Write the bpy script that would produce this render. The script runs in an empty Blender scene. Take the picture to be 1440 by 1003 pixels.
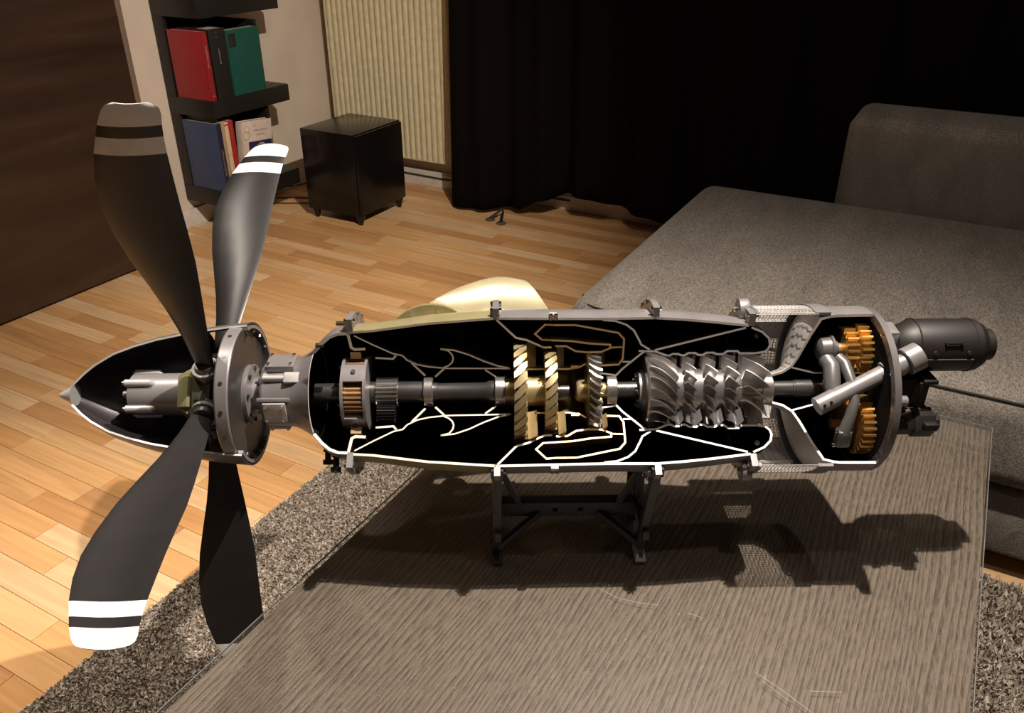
import bpy, bmesh, math, random
import numpy as np
from mathutils import Vector, Matrix
random.seed(7); np.random.seed(7)
R = math.radians
col = bpy.context.scene.collection
scn = bpy.context.scene

# ------------------------------------------------------------------ camera, light, exposure
AZ_CAM = 28.8
cam_d = bpy.data.cameras.new('camera'); cam = bpy.data.objects.new('camera', cam_d); col.objects.link(cam)
cam_d.sensor_fit = 'HORIZONTAL'; cam_d.sensor_width = 36; cam_d.lens = 1156/1440*36
cam_d.clip_start = 0.05
cam.location = (0, 0, 1.30); cam.rotation_euler = (R(90-28.8), 0, R(AZ_CAM)); scn.camera = cam
w = bpy.data.worlds.new('world'); scn.world = w; w.use_nodes = True
w.node_tree.nodes['Background'].inputs[0].default_value = (1, .86, .7, 1)
w.node_tree.nodes['Background'].inputs[1].default_value = .008
CA, SA = math.cos(R(AZ_CAM)), math.sin(R(AZ_CAM))
def ef(E, F, z=0): return (E*CA - F*SA, E*SA + F*CA, z)      # lateral / forward metres to room axes
def lamp(E, F, z, power, target=None, angle=None, blend=.6, rad=.02, colr=(1, .885, .77)):
    kind = 'SPOT' if angle else 'POINT'
    ld = bpy.data.lights.new('ceiling_or_added_light', kind); ld.energy = power; ld.color = colr; ld.shadow_soft_size = rad
    lo = bpy.data.objects.new('ceiling_or_added_light', ld); lo.location = ef(E, F, z); col.objects.link(lo)
    if angle:
        ld.spot_size = R(angle); ld.spot_blend = blend
        d = Vector(ef(*target)) - Vector(lo.location); lo.rotation_euler = d.to_track_quat('-Z', 'Y').to_euler()
lamp(.40, .97, 2.30, 200, (.0, .90, .4), 105, 1.0, rad=.014)
lamp(.18, 1.15, 2.30, 7, rad=.016)
lamp(.97, 1.70, 2.30, 7, rad=.016)
lamp(.29, .41, 2.30, 8, rad=.016)
lamp(-.95, 1.25, 2.35, 170, (-1.22, .99, 0), 61, 1.0, rad=.03)  # added fill spot, no known lamp there; brightens left floor and blade
lamp(.46, .97, 2.30, 270, (-1.1, 3.5, .3), 60, 1.0, rad=.016)  # added spot beside the main lamp, brightens the back-left wall and radiator
scn.view_settings.view_transform = 'Standard'; scn.view_settings.look = 'None'
scn.view_settings.gamma = 1; scn.view_settings.exposure = 0.43; scn.view_settings.use_curve_mapping = False

# ------------------------------------------------------------------ materials
MATS = {}
def mat(name, c, rough=.5, metal=0, c2=None, scale=30, stretch=(1, 1, 1), bump=0, bscale=None, spec=.5, coat=0, detail=3):
    if name in MATS: return MATS[name]
    m = bpy.data.materials.new(name); m.use_nodes = True; nt = m.node_tree; b = nt.nodes['Principled BSDF']
    b.inputs['Roughness'].default_value = rough; b.inputs['Metallic'].default_value = metal
    b.inputs['Specular IOR Level'].default_value = spec; b.inputs['Coat Weight'].default_value = coat
    tc = nt.nodes.new('ShaderNodeTexCoord'); mp = nt.nodes.new('ShaderNodeMapping'); mp.inputs['Scale'].default_value = stretch
    nt.links.new(tc.outputs['Object'], mp.inputs[0])
    no = nt.nodes.new('ShaderNodeTexNoise'); no.inputs['Scale'].default_value = scale; no.inputs['Detail'].default_value = detail
    nt.links.new(mp.outputs[0], no.inputs[0])
    if c2 is None: c2 = tuple(x*.86 for x in c)
    r = nt.nodes.new('ShaderNodeValToRGB'); r.color_ramp.elements[0].position = .35; r.color_ramp.elements[1].position = .65
    r.color_ramp.elements[0].color = (*c2, 1); r.color_ramp.elements[1].color = (*c, 1)
    nt.links.new(no.outputs[0], r.inputs[0]); nt.links.new(r.outputs[0], b.inputs['Base Color'])
    if bump:
        bp = nt.nodes.new('ShaderNodeBump'); bp.inputs['Strength'].default_value = bump; bp.inputs['Distance'].default_value = .002
        n2 = nt.nodes.new('ShaderNodeTexNoise'); n2.inputs['Scale'].default_value = bscale or scale*4; n2.inputs['Detail'].default_value = 4
        nt.links.new(mp.outputs[0], n2.inputs[0]); nt.links.new(n2.outputs[0], bp.inputs['Height']); nt.links.new(bp.outputs[0], b.inputs['Normal'])
    MATS[name] = m; return m
SILVER = mat('silver_grey_print', (.26, .247, .251), .36, .35, bump=.05)
SILVER_L = mat('light_silver', (.48, .46, .46), .38, .3)
BLACKIN = mat('matt_black_interior', (.006, .005, .005), .75, spec=.15)
CUT = mat('pale_cut_edge', (.80, .78, .76), .45)
CUT_C = mat('cream_cut_edge', (.80, .72, .58), .45)
CUT_G = mat('gold_cut_edge', (.72, .50, .25), .4, .2)
OLIVE = mat('olive_gold_paint', (.36, .32, .17), .38, .35)
CHAMP = mat('champagne_gold', (.62, .55, .36), .30, .45)
GOLDM = mat('pale_gold_metal', (.66, .54, .30), .32, .75)
BRASS = mat('brass_gear', (.80, .50, .16), .30, .85)
BRONZE = mat('bronze_gear', (.50, .33, .18), .36, .6)
GOLD_DARK = mat('dark_gold', (.11, .075, .028), .4, .5)
STEEL = mat('bright_steel', (.62, .60, .59), .24, .9)
STEEL_D = mat('dark_steel', (.14, .135, .135), .32, .8)
IRON = mat('dark_iron', (.05, .048, .05), .36, .6)
GREY = mat('mid_grey_print', (.13, .12, .12), .42, .3)
CHROME = mat('chrome_bolt', (.78, .76, .74), .18, 1)
BLADEK = mat('black_blade_paint', (.017, .0153, .0157), .36, 0, bump=.02, spec=.5)
WHITE = mat('white_stripe_paint', (.80, .79, .78), .45)
HUBO = mat('olive_hub_metal', (.38, .37, .20), .35, .4)
HUBK = mat('hub_clamp_grey', (.10, .095, .07), .4, .5)
STAR = mat('brown_black_print', (.015, .012, .0115), .5, .1)
MESHM = mat('wire_mesh_silver', (.55, .52, .50), .35, .6)
STANDM = mat('stand_dark_grey', (.035, .032, .033), .5, .1)

# ------------------------------------------------------------------ mesh builder
class MB:
    def __init__(s): s.v = []; s.f = []; s.m = []
    def add(s, vs, fs, m=0):
        o = len(s.v); s.v += [tuple(p) for p in vs]
        for f in fs: s.f.append(tuple(i+o for i in f)); s.m.append(m)
    def box(s, c, size, rot=None, m=0, taper=1):
        hx, hy, hz = (q/2 for q in size); vs = []
        for z in (-hz, hz):
            k = taper if z > 0 else 1
            for x, y in ((-hx, -hy), (hx, -hy), (hx, hy), (-hx, hy)): vs.append(Vector((x*k, y*k, z)))
        M = rot.to_3x3() if rot else Matrix.Identity(3)
        s.add([M @ p + Vector(c) for p in vs], [(0, 3, 2, 1), (4, 5, 6, 7), (0, 1, 5, 4), (1, 2, 6, 5), (2, 3, 7, 6), (3, 0, 4, 7)], m)
    def bar(s, a, b, wx, wy, m=0, up=(0, 0, 1)):
        a = Vector(a); b = Vector(b); d = (b-a).normalized(); u = Vector(up)
        if abs(d.dot(u)) > .98: u = Vector((1, 0, 0))
        x = d.cross(u).normalized(); y = x.cross(d)
        vs = [p + x*i*wx/2 + y*j*wy/2 for p in (a, b) for i, j in ((-1, -1), (1, -1), (1, 1), (-1, 1))]
        s.add(vs, [(0, 3, 2, 1), (4, 5, 6, 7), (0, 1, 5, 4), (1, 2, 6, 5), (2, 3, 7, 6), (3, 0, 4, 7)], m)
    def tube(s, path, rad, n=10, m=0, caps=True):
        path = [Vector(p) for p in path]; k = len(path)
        rad = [rad]*k if not hasattr(rad, '__len__') else rad
        vs = []; prev = None
        for i, p in enumerate(path):
            d = (path[min(i+1, k-1)] - path[max(i-1, 0)]).normalized()
            if prev is None:
                u = Vector((0, 0, 1)) if abs(d.z) < .9 else Vector((1, 0, 0)); x = d.cross(u).normalized()
            else: x = (prev - d*prev.dot(d)).normalized()
            prev = x; y = d.cross(x)
            for j in range(n):
                a = 2*math.pi*j/n; vs.append(p + (x*math.cos(a) + y*math.sin(a))*rad[i])
        fs = [(i*n+j, i*n+(j+1) % n, (i+1)*n+(j+1) % n, (i+1)*n+j) for i in range(k-1) for j in range(n)]
        if caps: fs += [tuple(range(n))[::-1], tuple((k-1)*n+j for j in range(n))]
        s.add(vs, fs, m)
    def cyl(s, a, b, r0, r1=None, n=16, m=0): s.tube([a, b], [r0, r0 if r1 is None else r1], n, m)
    def lathe(s, prof, cf=0, cz=0, n=40, m=0, a0=None, a1=None, caps=True):
        """profile of (E, r), turned about the x axis through (f=cf, z=cz)"""
        full = a0 is None; k = len(prof)
        A = [2*math.pi*j/n for j in range(n)] if full else [R(a0+(a1-a0)*j/n) for j in range(n+1)]
        q = len(A); vs = [(e, cf+r*math.cos(a), cz+r*math.sin(a)) for e, r in prof for a in A]
        fs = [(i*q+j, i*q+(j+1) % q, (i+1)*q+(j+1) % q, (i+1)*q+j) for i in range(k-1) for j in range(q if full else q-1)]
        if caps and full:
            if prof[0][1] > 1e-5: fs.append(tuple(range(q))[::-1])
            if prof[-1][1] > 1e-5: fs.append(tuple((k-1)*q+j for j in range(q)))
        s.add(vs, fs, m)
    def ringband(s, e0, e1, r0, r1, n=40, m=0, cf=0, cz=0, a0=None, a1=None):
        """solid ring of rectangular section"""
        p = [(e0, r0), (e0, r1), (e1, r1), (e1, r0), (e0, r0)]
        s.lathe(p, cf, cz, n, m, a0, a1, caps=False)
        if a0 is not None:
            for a in (a0, a1):
                s.add([(e, cf+r*math.cos(R(a)), cz+r*math.sin(R(a))) for e, r in p[:4]], [(0, 1, 2, 3)], m)
    def wall(s, pts, th, a0=-150, a1=90, n=44, mats=(0, 1, 2), closed=False, cz=0, skip=None):
        """sheet of thickness th around the polyline pts (E, r), turned a0..a1, its cut ends capped"""
        P = [Vector(p) for p in pts]; k = len(P); L = []; Q = []
        for i in range(k):
            if closed: a, b = P[i-1], P[(i+1) % k]
            else: a, b = P[max(i-1, 0)], P[min(i+1, k-1)]
            t0 = (P[i]-a).normalized() if (P[i]-a).length > 1e-9 else (b-P[i]).normalized()
            t1 = (b-P[i]).normalized() if (b-P[i]).length > 1e-9 else t0
            t = (t0+t1).normalized() if (t0+t1).length > 1e-6 else t0
            nn = Vector((-t.y, t.x)); sc = 1/max(.55, t.dot(t0))
            L.append(P[i]+nn*th/2*sc); Q.append(P[i]-nn*th/2*sc)
        q = n+1; A = [R(a0+(a1-a0)*j/n) for j in range(q)]
        vs = [(p.x, max(p.y, 0)*math.cos(a), cz+max(p.y, 0)*math.sin(a)) for side in (L, Q) for p in side for a in A]
        o = k*q; segs = range(k if closed else k-1)
        f0 = []; f1 = []; f2 = []
        for i in segs:
            i2 = (i+1) % k
            for j in range(n):
                if skip and skip((P[i].x+P[i2].x)/2, math.degrees((A[j]+A[j+1])/2)): continue
                f0.append((i*q+j, i*q+j+1, i2*q+j+1, i2*q+j)); f1.append((o+i*q+j, o+i2*q+j, o+i2*q+j+1, o+i*q+j+1))
            for j in (0, n): f2.append((i*q+j, i2*q+j, o+i2*q+j, o+i*q+j))
        if not closed:
            for i in (0, k-1):
                for j in range(n): f1.append((i*q+j, i*q+j+1, o+i*q+j+1, o+i*q+j))
        base = len(s.v); s.v += vs
        for fs, m in ((f0, mats[0]), (f1, mats[1]), (f2, mats[2])):
            for f in fs: s.f.append(tuple(x+base for x in f)); s.m.append(m)
    def gear(s, e0, e1, rr, rt, n, cf, cz, m=0, slant=0):
        vs = []; 
        for e, da in ((e0, 0), (e1, slant)):
            for i in range(n):
                for t, r in ((0, rr), (.10, rt), (.42, rt), (.52, rr)):
                    a = 2*math.pi*(i+t)/n+da; vs.append((e, cf+r*math.cos(a), cz+r*math.sin(a)))
        q = 4*n; fs = [(j, (j+1) % q, q+(j+1) % q, q+j) for j in range(q)] + [tuple(range(q))[::-1], tuple(range(q, 2*q))]
        s.add(vs, fs, m)
    def bolt(s, e, r, a, h=.004, rad=.0022, m=0, cf=0, cz=0):
        y = cf+r*math.cos(R(a)); z = cz+r*math.sin(R(a)); s.cyl((e, y, z), (e+h, y, z), rad, n=6, m=m)
    def build(s, name, mats, parent=None, smooth=30, bevel=0, recalc=True):
        me = bpy.data.meshes.new(name); me.from_pydata(s.v, [], s.f)
        mats = mats if isinstance(mats, (list, tuple)) else [mats]
        for m in mats: me.materials.append(m)
        me.polygons.foreach_set('material_index', [min(i, len(mats)-1) for i in s.m])
        if recalc or bevel:
            bm = bmesh.new(); bm.from_mesh(me)
            bmesh.ops.remove_doubles(bm, verts=bm.verts, dist=1e-6) if recalc else None
            bmesh.ops.recalc_face_normals(bm, faces=bm.faces)
            if bevel:
                ed = [e for e in bm.edges if len(e.link_faces) == 2 and e.calc_face_angle(0) > R(35)]
                bmesh.ops.bevel(bm, geom=ed, offset=bevel, segments=2, affect='EDGES', profile=.6, clamp_overlap=True)
            bm.to_mesh(me); bm.free()
        if smooth: me.shade_smooth(); me.set_sharp_from_angle(angle=R(smooth))
        o = bpy.data.objects.new(name, me); col.objects.link(o)
        if parent: o.parent = parent
        return o
def thing(o, label, cat, group=None):
    o['label'] = label; o['category'] = cat
    if group: o['group'] = group
    return o
def empty(name, loc=(0, 0, 0), rz=0):
    o = bpy.data.objects.new(name, None); o.empty_display_size = .05; o.location = loc; o.rotation_euler = (0, 0, rz); col.objects.link(o); return o
def struct(o): o['kind'] = 'structure'; return o
def lab(o, t): o['label'] = t; return o
def dup(o, parent=None, **kw):
    c = o.copy(); col.objects.link(c); c.parent = parent
    for k, v in kw.items(): setattr(c, k, v)
    return c
def bx(name, lo, hi, m, parent=None, bevel=0, smooth=30):
    b = MB(); b.box([(a+c)/2 for a, c in zip(lo, hi)], [c-a for a, c in zip(lo, hi)]); return b.build(name, m, parent, smooth=smooth, bevel=bevel)

# ------------------------------------------------------------------ room
WALLM = mat('cream_painted_wall', (.60, .50, .40), .85, 0, (.55, .455, .36), 6, bump=.25, bscale=120)
BASEM = mat('white_baseboard', (.66, .60, .54), .5, 0, bump=.03)
XW, YW = -3.04, 3.52
b = MB(); b.box((-.4, .5, -.025), (5.4, 6.2, .041)); floor = struct(b.build('floor', mat('subfloor', (.30, .18, .09), .6), smooth=0))
struct(bx('wall_left', (XW-.1, -2.6, 0), (XW, YW+.1, 2.55), WALLM, smooth=0))
struct(bx('wall_back', (XW, YW, 0), (2.3, YW+.1, 2.55), WALLM, smooth=0))
DIMW = mat('unseen_wall_dimmed', (.24, .20, .17), .85)  # for the unseen walls, darkened so they bounce less light
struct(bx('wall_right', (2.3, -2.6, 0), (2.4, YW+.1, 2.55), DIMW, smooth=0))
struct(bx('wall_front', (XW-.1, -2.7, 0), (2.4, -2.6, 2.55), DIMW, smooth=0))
struct(bx('ceiling', (XW-.1, -2.7, 2.55), (2.4, YW+.1, 2.6), mat('unseen_ceiling_dimmed', (.30, .28, .26), .9), smooth=0))  # unseen ceiling, its colour darkened to cut bounced light
b = MB(); b.box((-.4, YW-.013, .035), (5.2, .026, .07)); b.box((-.4, YW-.008, .074), (5.2, .016, .012)); struct(b.build('baseboard_back', BASEM, bevel=.002))
b = MB(); b.box((XW+.008, .45, .04), (.016, 6.1, .08)); struct(b.build('baseboard_left', BASEM, bevel=.002))

# laminate floor of three-strip beech: each strip its own piece
def wood_floor():
    m = bpy.data.materials.new('beech_laminate'); m.use_nodes = True; nt = m.node_tree; B = nt.nodes['Principled BSDF']
    N = nt.nodes.new; l = nt.links.new
    oi = N('ShaderNodeObjectInfo'); ge = N('ShaderNodeNewGeometry'); ad = N('ShaderNodeMath'); ad.operation = 'ADD'
    l(oi.outputs['Random'], ad.inputs[0]); l(ge.outputs['Random Per Island'], ad.inputs[1])
    fr = N('ShaderNodeMath'); fr.operation = 'FRACT'; l(ad.outputs[0], fr.inputs[0])
    ramp = N('ShaderNodeValToRGB'); cr = ramp.color_ramp
    cols = [(0, (.50, .265, .115)), (.14, (.57, .29, .11)), (.3, (.63, .345, .14)), (.6, (.67, .39, .17)), (.85, (.70, .45, .24)), (1, (.74, .50, .28))]
    cr.elements[0].position = 0; cr.elements[0].color = (*cols[0][1], 1); cr.elements[1].position = 1; cr.elements[1].color = (*cols[-1][1], 1)
    for p, c in cols[1:-1]: e = cr.elements.new(p); e.color = (*c, 1)
    l(fr.outputs[0], ramp.inputs[0])
    tc = N('ShaderNodeTexCoord'); mp = N('ShaderNodeMapping'); mp.inputs['Scale'].default_value = (2.2, 34, 1)
    l(tc.outputs['Object'], mp.inputs[0]); cmb = N('ShaderNodeCombineXYZ'); mu = N('ShaderNodeMath'); mu.operation = 'MULTIPLY'; mu.inputs[1].default_value = 9
    l(fr.outputs[0], mu.inputs[0]); l(mu.outputs[0], cmb.inputs[0]); l(mu.outputs[0], cmb.inputs[1]); l(cmb.outputs[0], mp.inputs['Location'])
    no = N('ShaderNodeTexNoise'); no.inputs['Scale'].default_value = 1; no.inputs['Detail'].default_value = 5; no.inputs['Distortion'].default_value = 1.2; l(mp.outputs[0], no.inputs[0])
    mr = N('ShaderNodeMapRange'); mr.inputs[1].default_value = .3; mr.inputs[2].default_value = .7; mr.inputs[3].default_value = .80; mr.inputs[4].default_value = 1.1; l(no.outputs[0], mr.inputs[0])
    mx = N('ShaderNodeMix'); mx.data_type = 'RGBA'; mx.blend_type = 'MULTIPLY'; mx.inputs[0].default_value = 1
    l(ramp.outputs[0], mx.inputs[6]); l(mr.outputs[0], mx.inputs[7]); l(mx.outputs[2], B.inputs['Base Color'])
    B.inputs['Roughness'].default_value = .38; B.inputs['Specular IOR Level'].default_value = .35
    return m
FLOORM = wood_floor()
strips = []
SW = .0655
def fview(x, y):
    F = -x*SA + y*CA; u = x*CA + y*SA; d = F*math.cos(R(28.8)) + 1.3*math.sin(R(28.8))
    if d < .2: return None
    return 720+1156*u/d, 501.5-1156*(F*math.sin(R(28.8))-1.3*math.cos(R(28.8)))/d, d
ny = 0; y = -1.6
while y < YW-.01:
    x = XW - random.random()*.35
    while x < 2.28:
        L_ = random.choice([.26, .32, .36, .42, .48, .55])
        x0, x1 = max(x, XW+.001), min(x+L_, 2.299)
        if x1-x0 > .01:
            v = fview((x0+x1)/2, y+SW/2); score = 0
            hid = (x0 > -1.2 and .2 < y < 1.9) or x0 > -.75
            if v and -60 < v[0] < 1500 and -60 < v[1] < 1080 and not hid: score = (x1-x0)*1.3/v[2]**3
            strips.append((score, x0, x1, y, min(y+SW, YW-.001)))
        x += L_
    y += SW; ny += 1
strips.sort(reverse=True)
rest = MB()
def strip_mesh(bm_, x0, x1, y0, y1):
    g = .0006; vs = [(x0+g, y0+g, -.0045), (x1-g, y0+g, -.0045), (x1-g, y1-g, -.0045), (x0+g, y1-g, -.0045)]
    vs += [(a, c, 0) for a, c, _ in vs]
    bm_.add(vs, [(0, 3, 2, 1), (4, 5, 6, 7), (0, 1, 5, 4), (1, 2, 6, 5), (2, 3, 7, 6), (3, 0, 4, 7)])
for i, (sc_, x0, x1, y0, y1) in enumerate(strips):
    if i < 300 and sc_ > 0:
        q = MB(); strip_mesh(q, x0, x1, y0, y1); q.build('floor_strip', FLOORM, floor, smooth=0, recalc=False)
    else: strip_mesh(rest, x0, x1, y0, y1)
o = rest.build('floor_strips', FLOORM, floor, smooth=0, recalc=False); o['kind'] = 'stuff'

# ------------------------------------------------------------------ dark wood cabinet on the left
def wood_dark():
    m = bpy.data.materials.new('dark_brown_veneer'); m.use_nodes = True; nt = m.node_tree; B = nt.nodes['Principled BSDF']; N = nt.nodes.new; l = nt.links.new
    tc = N('ShaderNodeTexCoord'); mp = N('ShaderNodeMapping'); mp.inputs['Scale'].default_value = (1, .8, 9); l(tc.outputs['Object'], mp.inputs[0])
    no = N('ShaderNodeTexNoise'); no.inputs['Scale'].default_value = 1.4; no.inputs['Detail'].default_value = 8; no.inputs['Distortion'].default_value = .6; l(mp.outputs[0], no.inputs[0])
    r = N('ShaderNodeValToRGB'); r.color_ramp.elements[0].position = .3; r.color_ramp.elements[0].color = (.018, .0085, .005, 1); r.color_ramp.elements[1].position = .72; r.color_ramp.elements[1].color = (.045, .023, .013, 1)
    l(no.outputs[0], r.inputs[0]); l(r.outputs[0], B.inputs['Base Color']); B.inputs['Roughness'].default_value = .42; return m
cab = empty('cabinet', (-2.92, .9, 0)); thing(cab, 'tall dark brown wooden cabinet with horizontal grain at the left wall', 'cabinet')
def local(o, p): o.parent = p; o.matrix_parent_inverse = Matrix.Translation(-p.location); return o
local(bx('carcass', (-3.02, -.35, .0), (-2.835, 2.155, 2.3), mat('cabinet_side', (.12, .075, .05), .5), bevel=.001), cab)
WD = wood_dark()
local(bx('front_panel', (-2.834, -.35, .012), (-2.81, 2.13, 2.3), WD, bevel=.001), cab)
local(bx('edge_strip', (-2.834, 2.1315, .012), (-2.812, 2.1545, 2.3), mat('cabinet_edge', (.16, .11, .08), .5), bevel=.001), cab)

# ------------------------------------------------------------------ wall shelf and books
BLK = mat('black_brown_foil', (.010, .0088, .0075), .45, 0, (.008, .007, .006), 50, bump=.08)
sh = empty('wall_shelf', (-2.9, 2.68, .125)); thing(sh, 'black wall shelf with thick boards holding books, left of the radiator', 'shelf')
def part(name, lo, hi, m, root, bevel=.0012): return local(bx(name, lo, hi, m, bevel=bevel), root)
SX0, SX1 = -3.035, -2.767
for z0, z1 in ((.125, .198), (.513, .585), (.904, .985)): part('board', (SX0, 2.46, z0), (SX1, 2.912, z1), BLK, sh)
for z0, z1 in ((.1985, .5125), (.5855, .9035)):
    part('side_panel', (SX0, 2.4605, z0), (-2.98, 2.482, z1), BLK, sh)
    part('back_panel', (SX0, 2.4825, z0), (-3.02, 2.80, z1), BLK, sh)
part('divider', (-3.0195, 2.782, .5855), (-2.80, 2.80, .868), BLK, sh); part('divider', (-3.0195, 2.782, .1985), (-2.795, 2.80, .505), BLK, sh)
part('side_panel', (SX0, 2.46, .9855), (-2.98, 2.482, 1.5), BLK, sh)
for y in (2.50, 2.85):
    for x, z in ((-2.99, .108), (-2.82, .108)): q = MB(); q.cyl((x, y, z), (x, y, .125), .009, n=10); local(q.build('shelf_foot', BLK), sh)
PAPER = mat('book_paper', (.55, .47, .36), .8, 0, (.45, .38, .28), 300, (1, 1, .1))
def glyphs(q, origin, du, dv, n, h, m, seed, wd=.55):
    """a line of small unreadable printed strokes, as flat quads proud of the surface"""
    rnd = random.Random(seed); o = Vector(origin); u = Vector(du).normalized(); v = Vector(dv).normalized(); x = 0
    for i in range(n):
        hh = h*rnd.choice([1, .7, .7, .8]); ww = h*wd*rnd.uniform(.5, 1)
        a = o+u*x; q.add([a, a+u*ww*.3, a+u*ww*.3+v*hh, a+v*hh], [(0, 1, 2, 3)], m)
        q.add([a+v*hh*.4, a+u*ww+v*hh*.4, a+u*ww+v*hh*.6, a+v*hh*.6], [(0, 1, 2, 3)], m)
        x += ww+h*.22
def book(label, x0, x1, y0, y1, z0, h, cover, spine, axis='X', lean=0, decor=None):
    """boards and spine around a paper block. axis X: pages run in x, spine at +x; axis Y: cover faces +x, spine at -y"""
    r = empty('book', ((x0+x1)/2, (y0+y1)/2, z0)); t = .0022
    thing(r, label, 'book', 'books on the black wall shelf')
    q = MB(); hx, hy = (x1-x0)/2, (y1-y0)/2
    if axis == 'X':
        for s in (-1, 1): q.box((0, s*(hy-t/2), h/2), (2*hx, t, h))
        s_ = MB(); s_.box((hx-t/2+.0004, 0, h/2), (t+.001, 2*hy, h)); sp = s_.build('spine', spine, r, bevel=.0006)
        p_ = MB(); p_.box((-t, 0, h/2), (2*hx-3*t-.003, 2*hy-2*t-.0002, h-.006)); p_.build('pages', PAPER, r)
    else:
        for s in (-1, 1): q.box((s*(hx-t/2), 0, h/2), (t, 2*hy, h))
        s_ = MB(); s_.box((0, -hy-.0004+t/2, h/2), (2*hx, t+.001, h)); sp = s_.build('spine', spine, r, bevel=.0006)
        p_ = MB(); p_.box((0, t, h/2), (2*hx-2*t-.0002, 2*hy-3*t-.003, h-.006)); p_.build('pages', PAPER, r)
    q.build('cover', cover, r, bevel=.0005)
    if decor:
        d = MB(); ms = decor(d, hx, hy, h); d.build('print', ms, r, smooth=0, recalc=False)['kind'] = 'stuff'
    r.rotation_euler.x = R(lean); return r
cm = lambda n, c, r=.5: mat(n, c, r, 0, bump=.05)
SIL = cm('silver_print', (.5, .48, .45)); YEL = cm('yellow_print', (.5, .40, .10)); CRM = cm('cream_cover', (.62, .45, .28)); REDP = cm('red_print', (.45, .04, .03)); BRN = cm('brown_print', (.22, .13, .07)); NAVY = cm('navy_print', (.02, .02, .07)); SKIN = cm('pale_pink_print', (.40, .24, .20)); GREYP = cm('dim_violet_print', (.10, .07, .09))
def d_red(d, hx, hy, h):
    x = hx+.0012
    glyphs(d, (x, -.002, h*.80), (0, 0, -1), (0, 1, 0), 22, .006, 0, 1); glyphs(d, (x, -.003, h*.06), (0, 1, 0), (0, 0, 1), 2, .008, 0, 2); return [SIL]
def d_blk(d, hx, hy, h):
    x = hx+.0012
    glyphs(d, (x, -.004, h*.72), (0, 0, -1), (0, 1, 0), 14, .007, 0, 3); glyphs(d, (x, -.012, h*.93), (0, 1, 0), (0, 0, 1), 3, .009, 1, 4); glyphs(d, (x, -.012, h*.87), (0, 1, 0), (0, 0, 1), 3, .009, 1, 5); return [SIL, GREYP]
def d_grn(d, hx, hy, h):
    x = hx+.0006; y0 = -hy
    d.add([(x, y0+.006, h*.74), (x, y0+.046, h*.74), (x, y0+.046, h*.94), (x, y0+.006, h*.94)], [(0, 1, 2, 3)], 0)
    for k in range(5): glyphs(d, (x+.0004, y0+.013, h*(.77+.033*k)), (0, 1, 0), (0, 0, 1), 4, .006, 1, 6+k)
    return [cm('black_label', (.012, .012, .012)), cm('rust_print', (.16, .05, .03))]
def d_blu(d, hx, hy, h):
    x = hx+.0012; glyphs(d, (x, -.006, h*.62), (0, 0, -1), (0, 1, 0), 20, .011, 0, 12, .4); return [YEL]
def d_crm(d, hx, hy, h):
    x = hx+.0012
    d.add([(x, -hy, 0), (x, hy, 0), (x, hy, h*.2), (x, -hy, h*.2)], [(0, 1, 2, 3)], 0); d.add([(x, -hy, h*.95), (x, hy, h*.95), (x, hy, h*.97), (x, -hy, h*.97)], [(0, 1, 2, 3)], 0)
    glyphs(d, (x+.0004, -.006, h*.08), (0, 1, 0), (0, 0, 1), 2, .012, 1, 15); return [REDP, CRM]
def d_rd2(d, hx, hy, h):
    x = hx+.0012; glyphs(d, (x, -.004, h*.93), (0, 0, -1), (0, 1, 0), 13, .008, 0, 16); glyphs(d, (x, -.005, h*.52), (0, 1, 0), (0, 0, 1), 1, .014, 0, 17); return [cm('pink_print', (.45, .12, .12))]
def d_wht(d, hx, hy, h):
    x = hx+.0005
    d.add([(x, -hy+.035, h*.08), (x, hy-.004, h*.08), (x, hy-.004, h*.66), (x, -hy+.035, h*.66)], [(0, 1, 2, 3)], 1)
    n = 14; c = (0.02, h*.46); ring = [(x+.0004, c[0]+.038*math.cos(2*math.pi*i/n), c[1]+.045*math.sin(2*math.pi*i/n)) for i in range(n)]; d.add(ring, [tuple(range(n))], 2)
    d.add([(x+.0004, -.03, h*.08), (x+.0004, .07, h*.08), (x+.0004, .045, h*.34), (x+.0004, 0, h*.34)], [(0, 1, 2, 3)], 2)
    glyphs(d, (x, -.025, h*.905), (0, 1, 0), (0, 0, 1), 7, .005, 0, 20); glyphs(d, (x, -.02, h*.82), (0, 1, 0), (0, 0, 1), 11, .011, 0, 21, .6); glyphs(d, (x, -.005, h*.745), (0, 1, 0), (0, 0, 1), 8, .009, 0, 22, .6)
    for i, (cy, cz, rr) in enumerate(((-.062, .87, .016), (-.066, .77, .02))):
        rg = []
        for r2 in (rr, rr*.86): rg += [(x, cy+r2*math.cos(2*math.pi*k/16), h*cz+r2*math.sin(2*math.pi*k/16)) for k in range(16)]
        d.add(rg, [(k, (k+1) % 16, 16+(k+1) % 16, 16+k) for k in range(16)], 3)
    glyphs(d, (x, -hy+.012, h*.6), (0, 0, -1), (0, 1, 0), 20, .005, 4, 23)
    return [BRN, NAVY, SKIN, cm('tan_print', (.40, .27, .18)), cm('grey_print', (.25, .22, .22))]
book('tall red hardback on the upper shelf, front cover facing the room', -2.968, -2.772, 2.463, 2.490, .585, .27, cm('red_cloth', (.32, .016, .022)), cm('red_spine', (.24, .012, .015)), decor=d_red)
book('thick black book between the red and the green book', -2.955, -2.772, 2.500, 2.588, .585, .275, cm('black_cloth', (.010, .009, .009)), cm('black_spine', (.012, .010, .010)), decor=d_blk)
book('dark green hardback with a black title label on the upper shelf', -2.81, -2.768, 2.592, 2.776, .585, .262, cm('green_cloth', (.006, .068, .05)), cm('green_spine', (.008, .085, .06)), 'Y', decor=d_grn)
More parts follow.
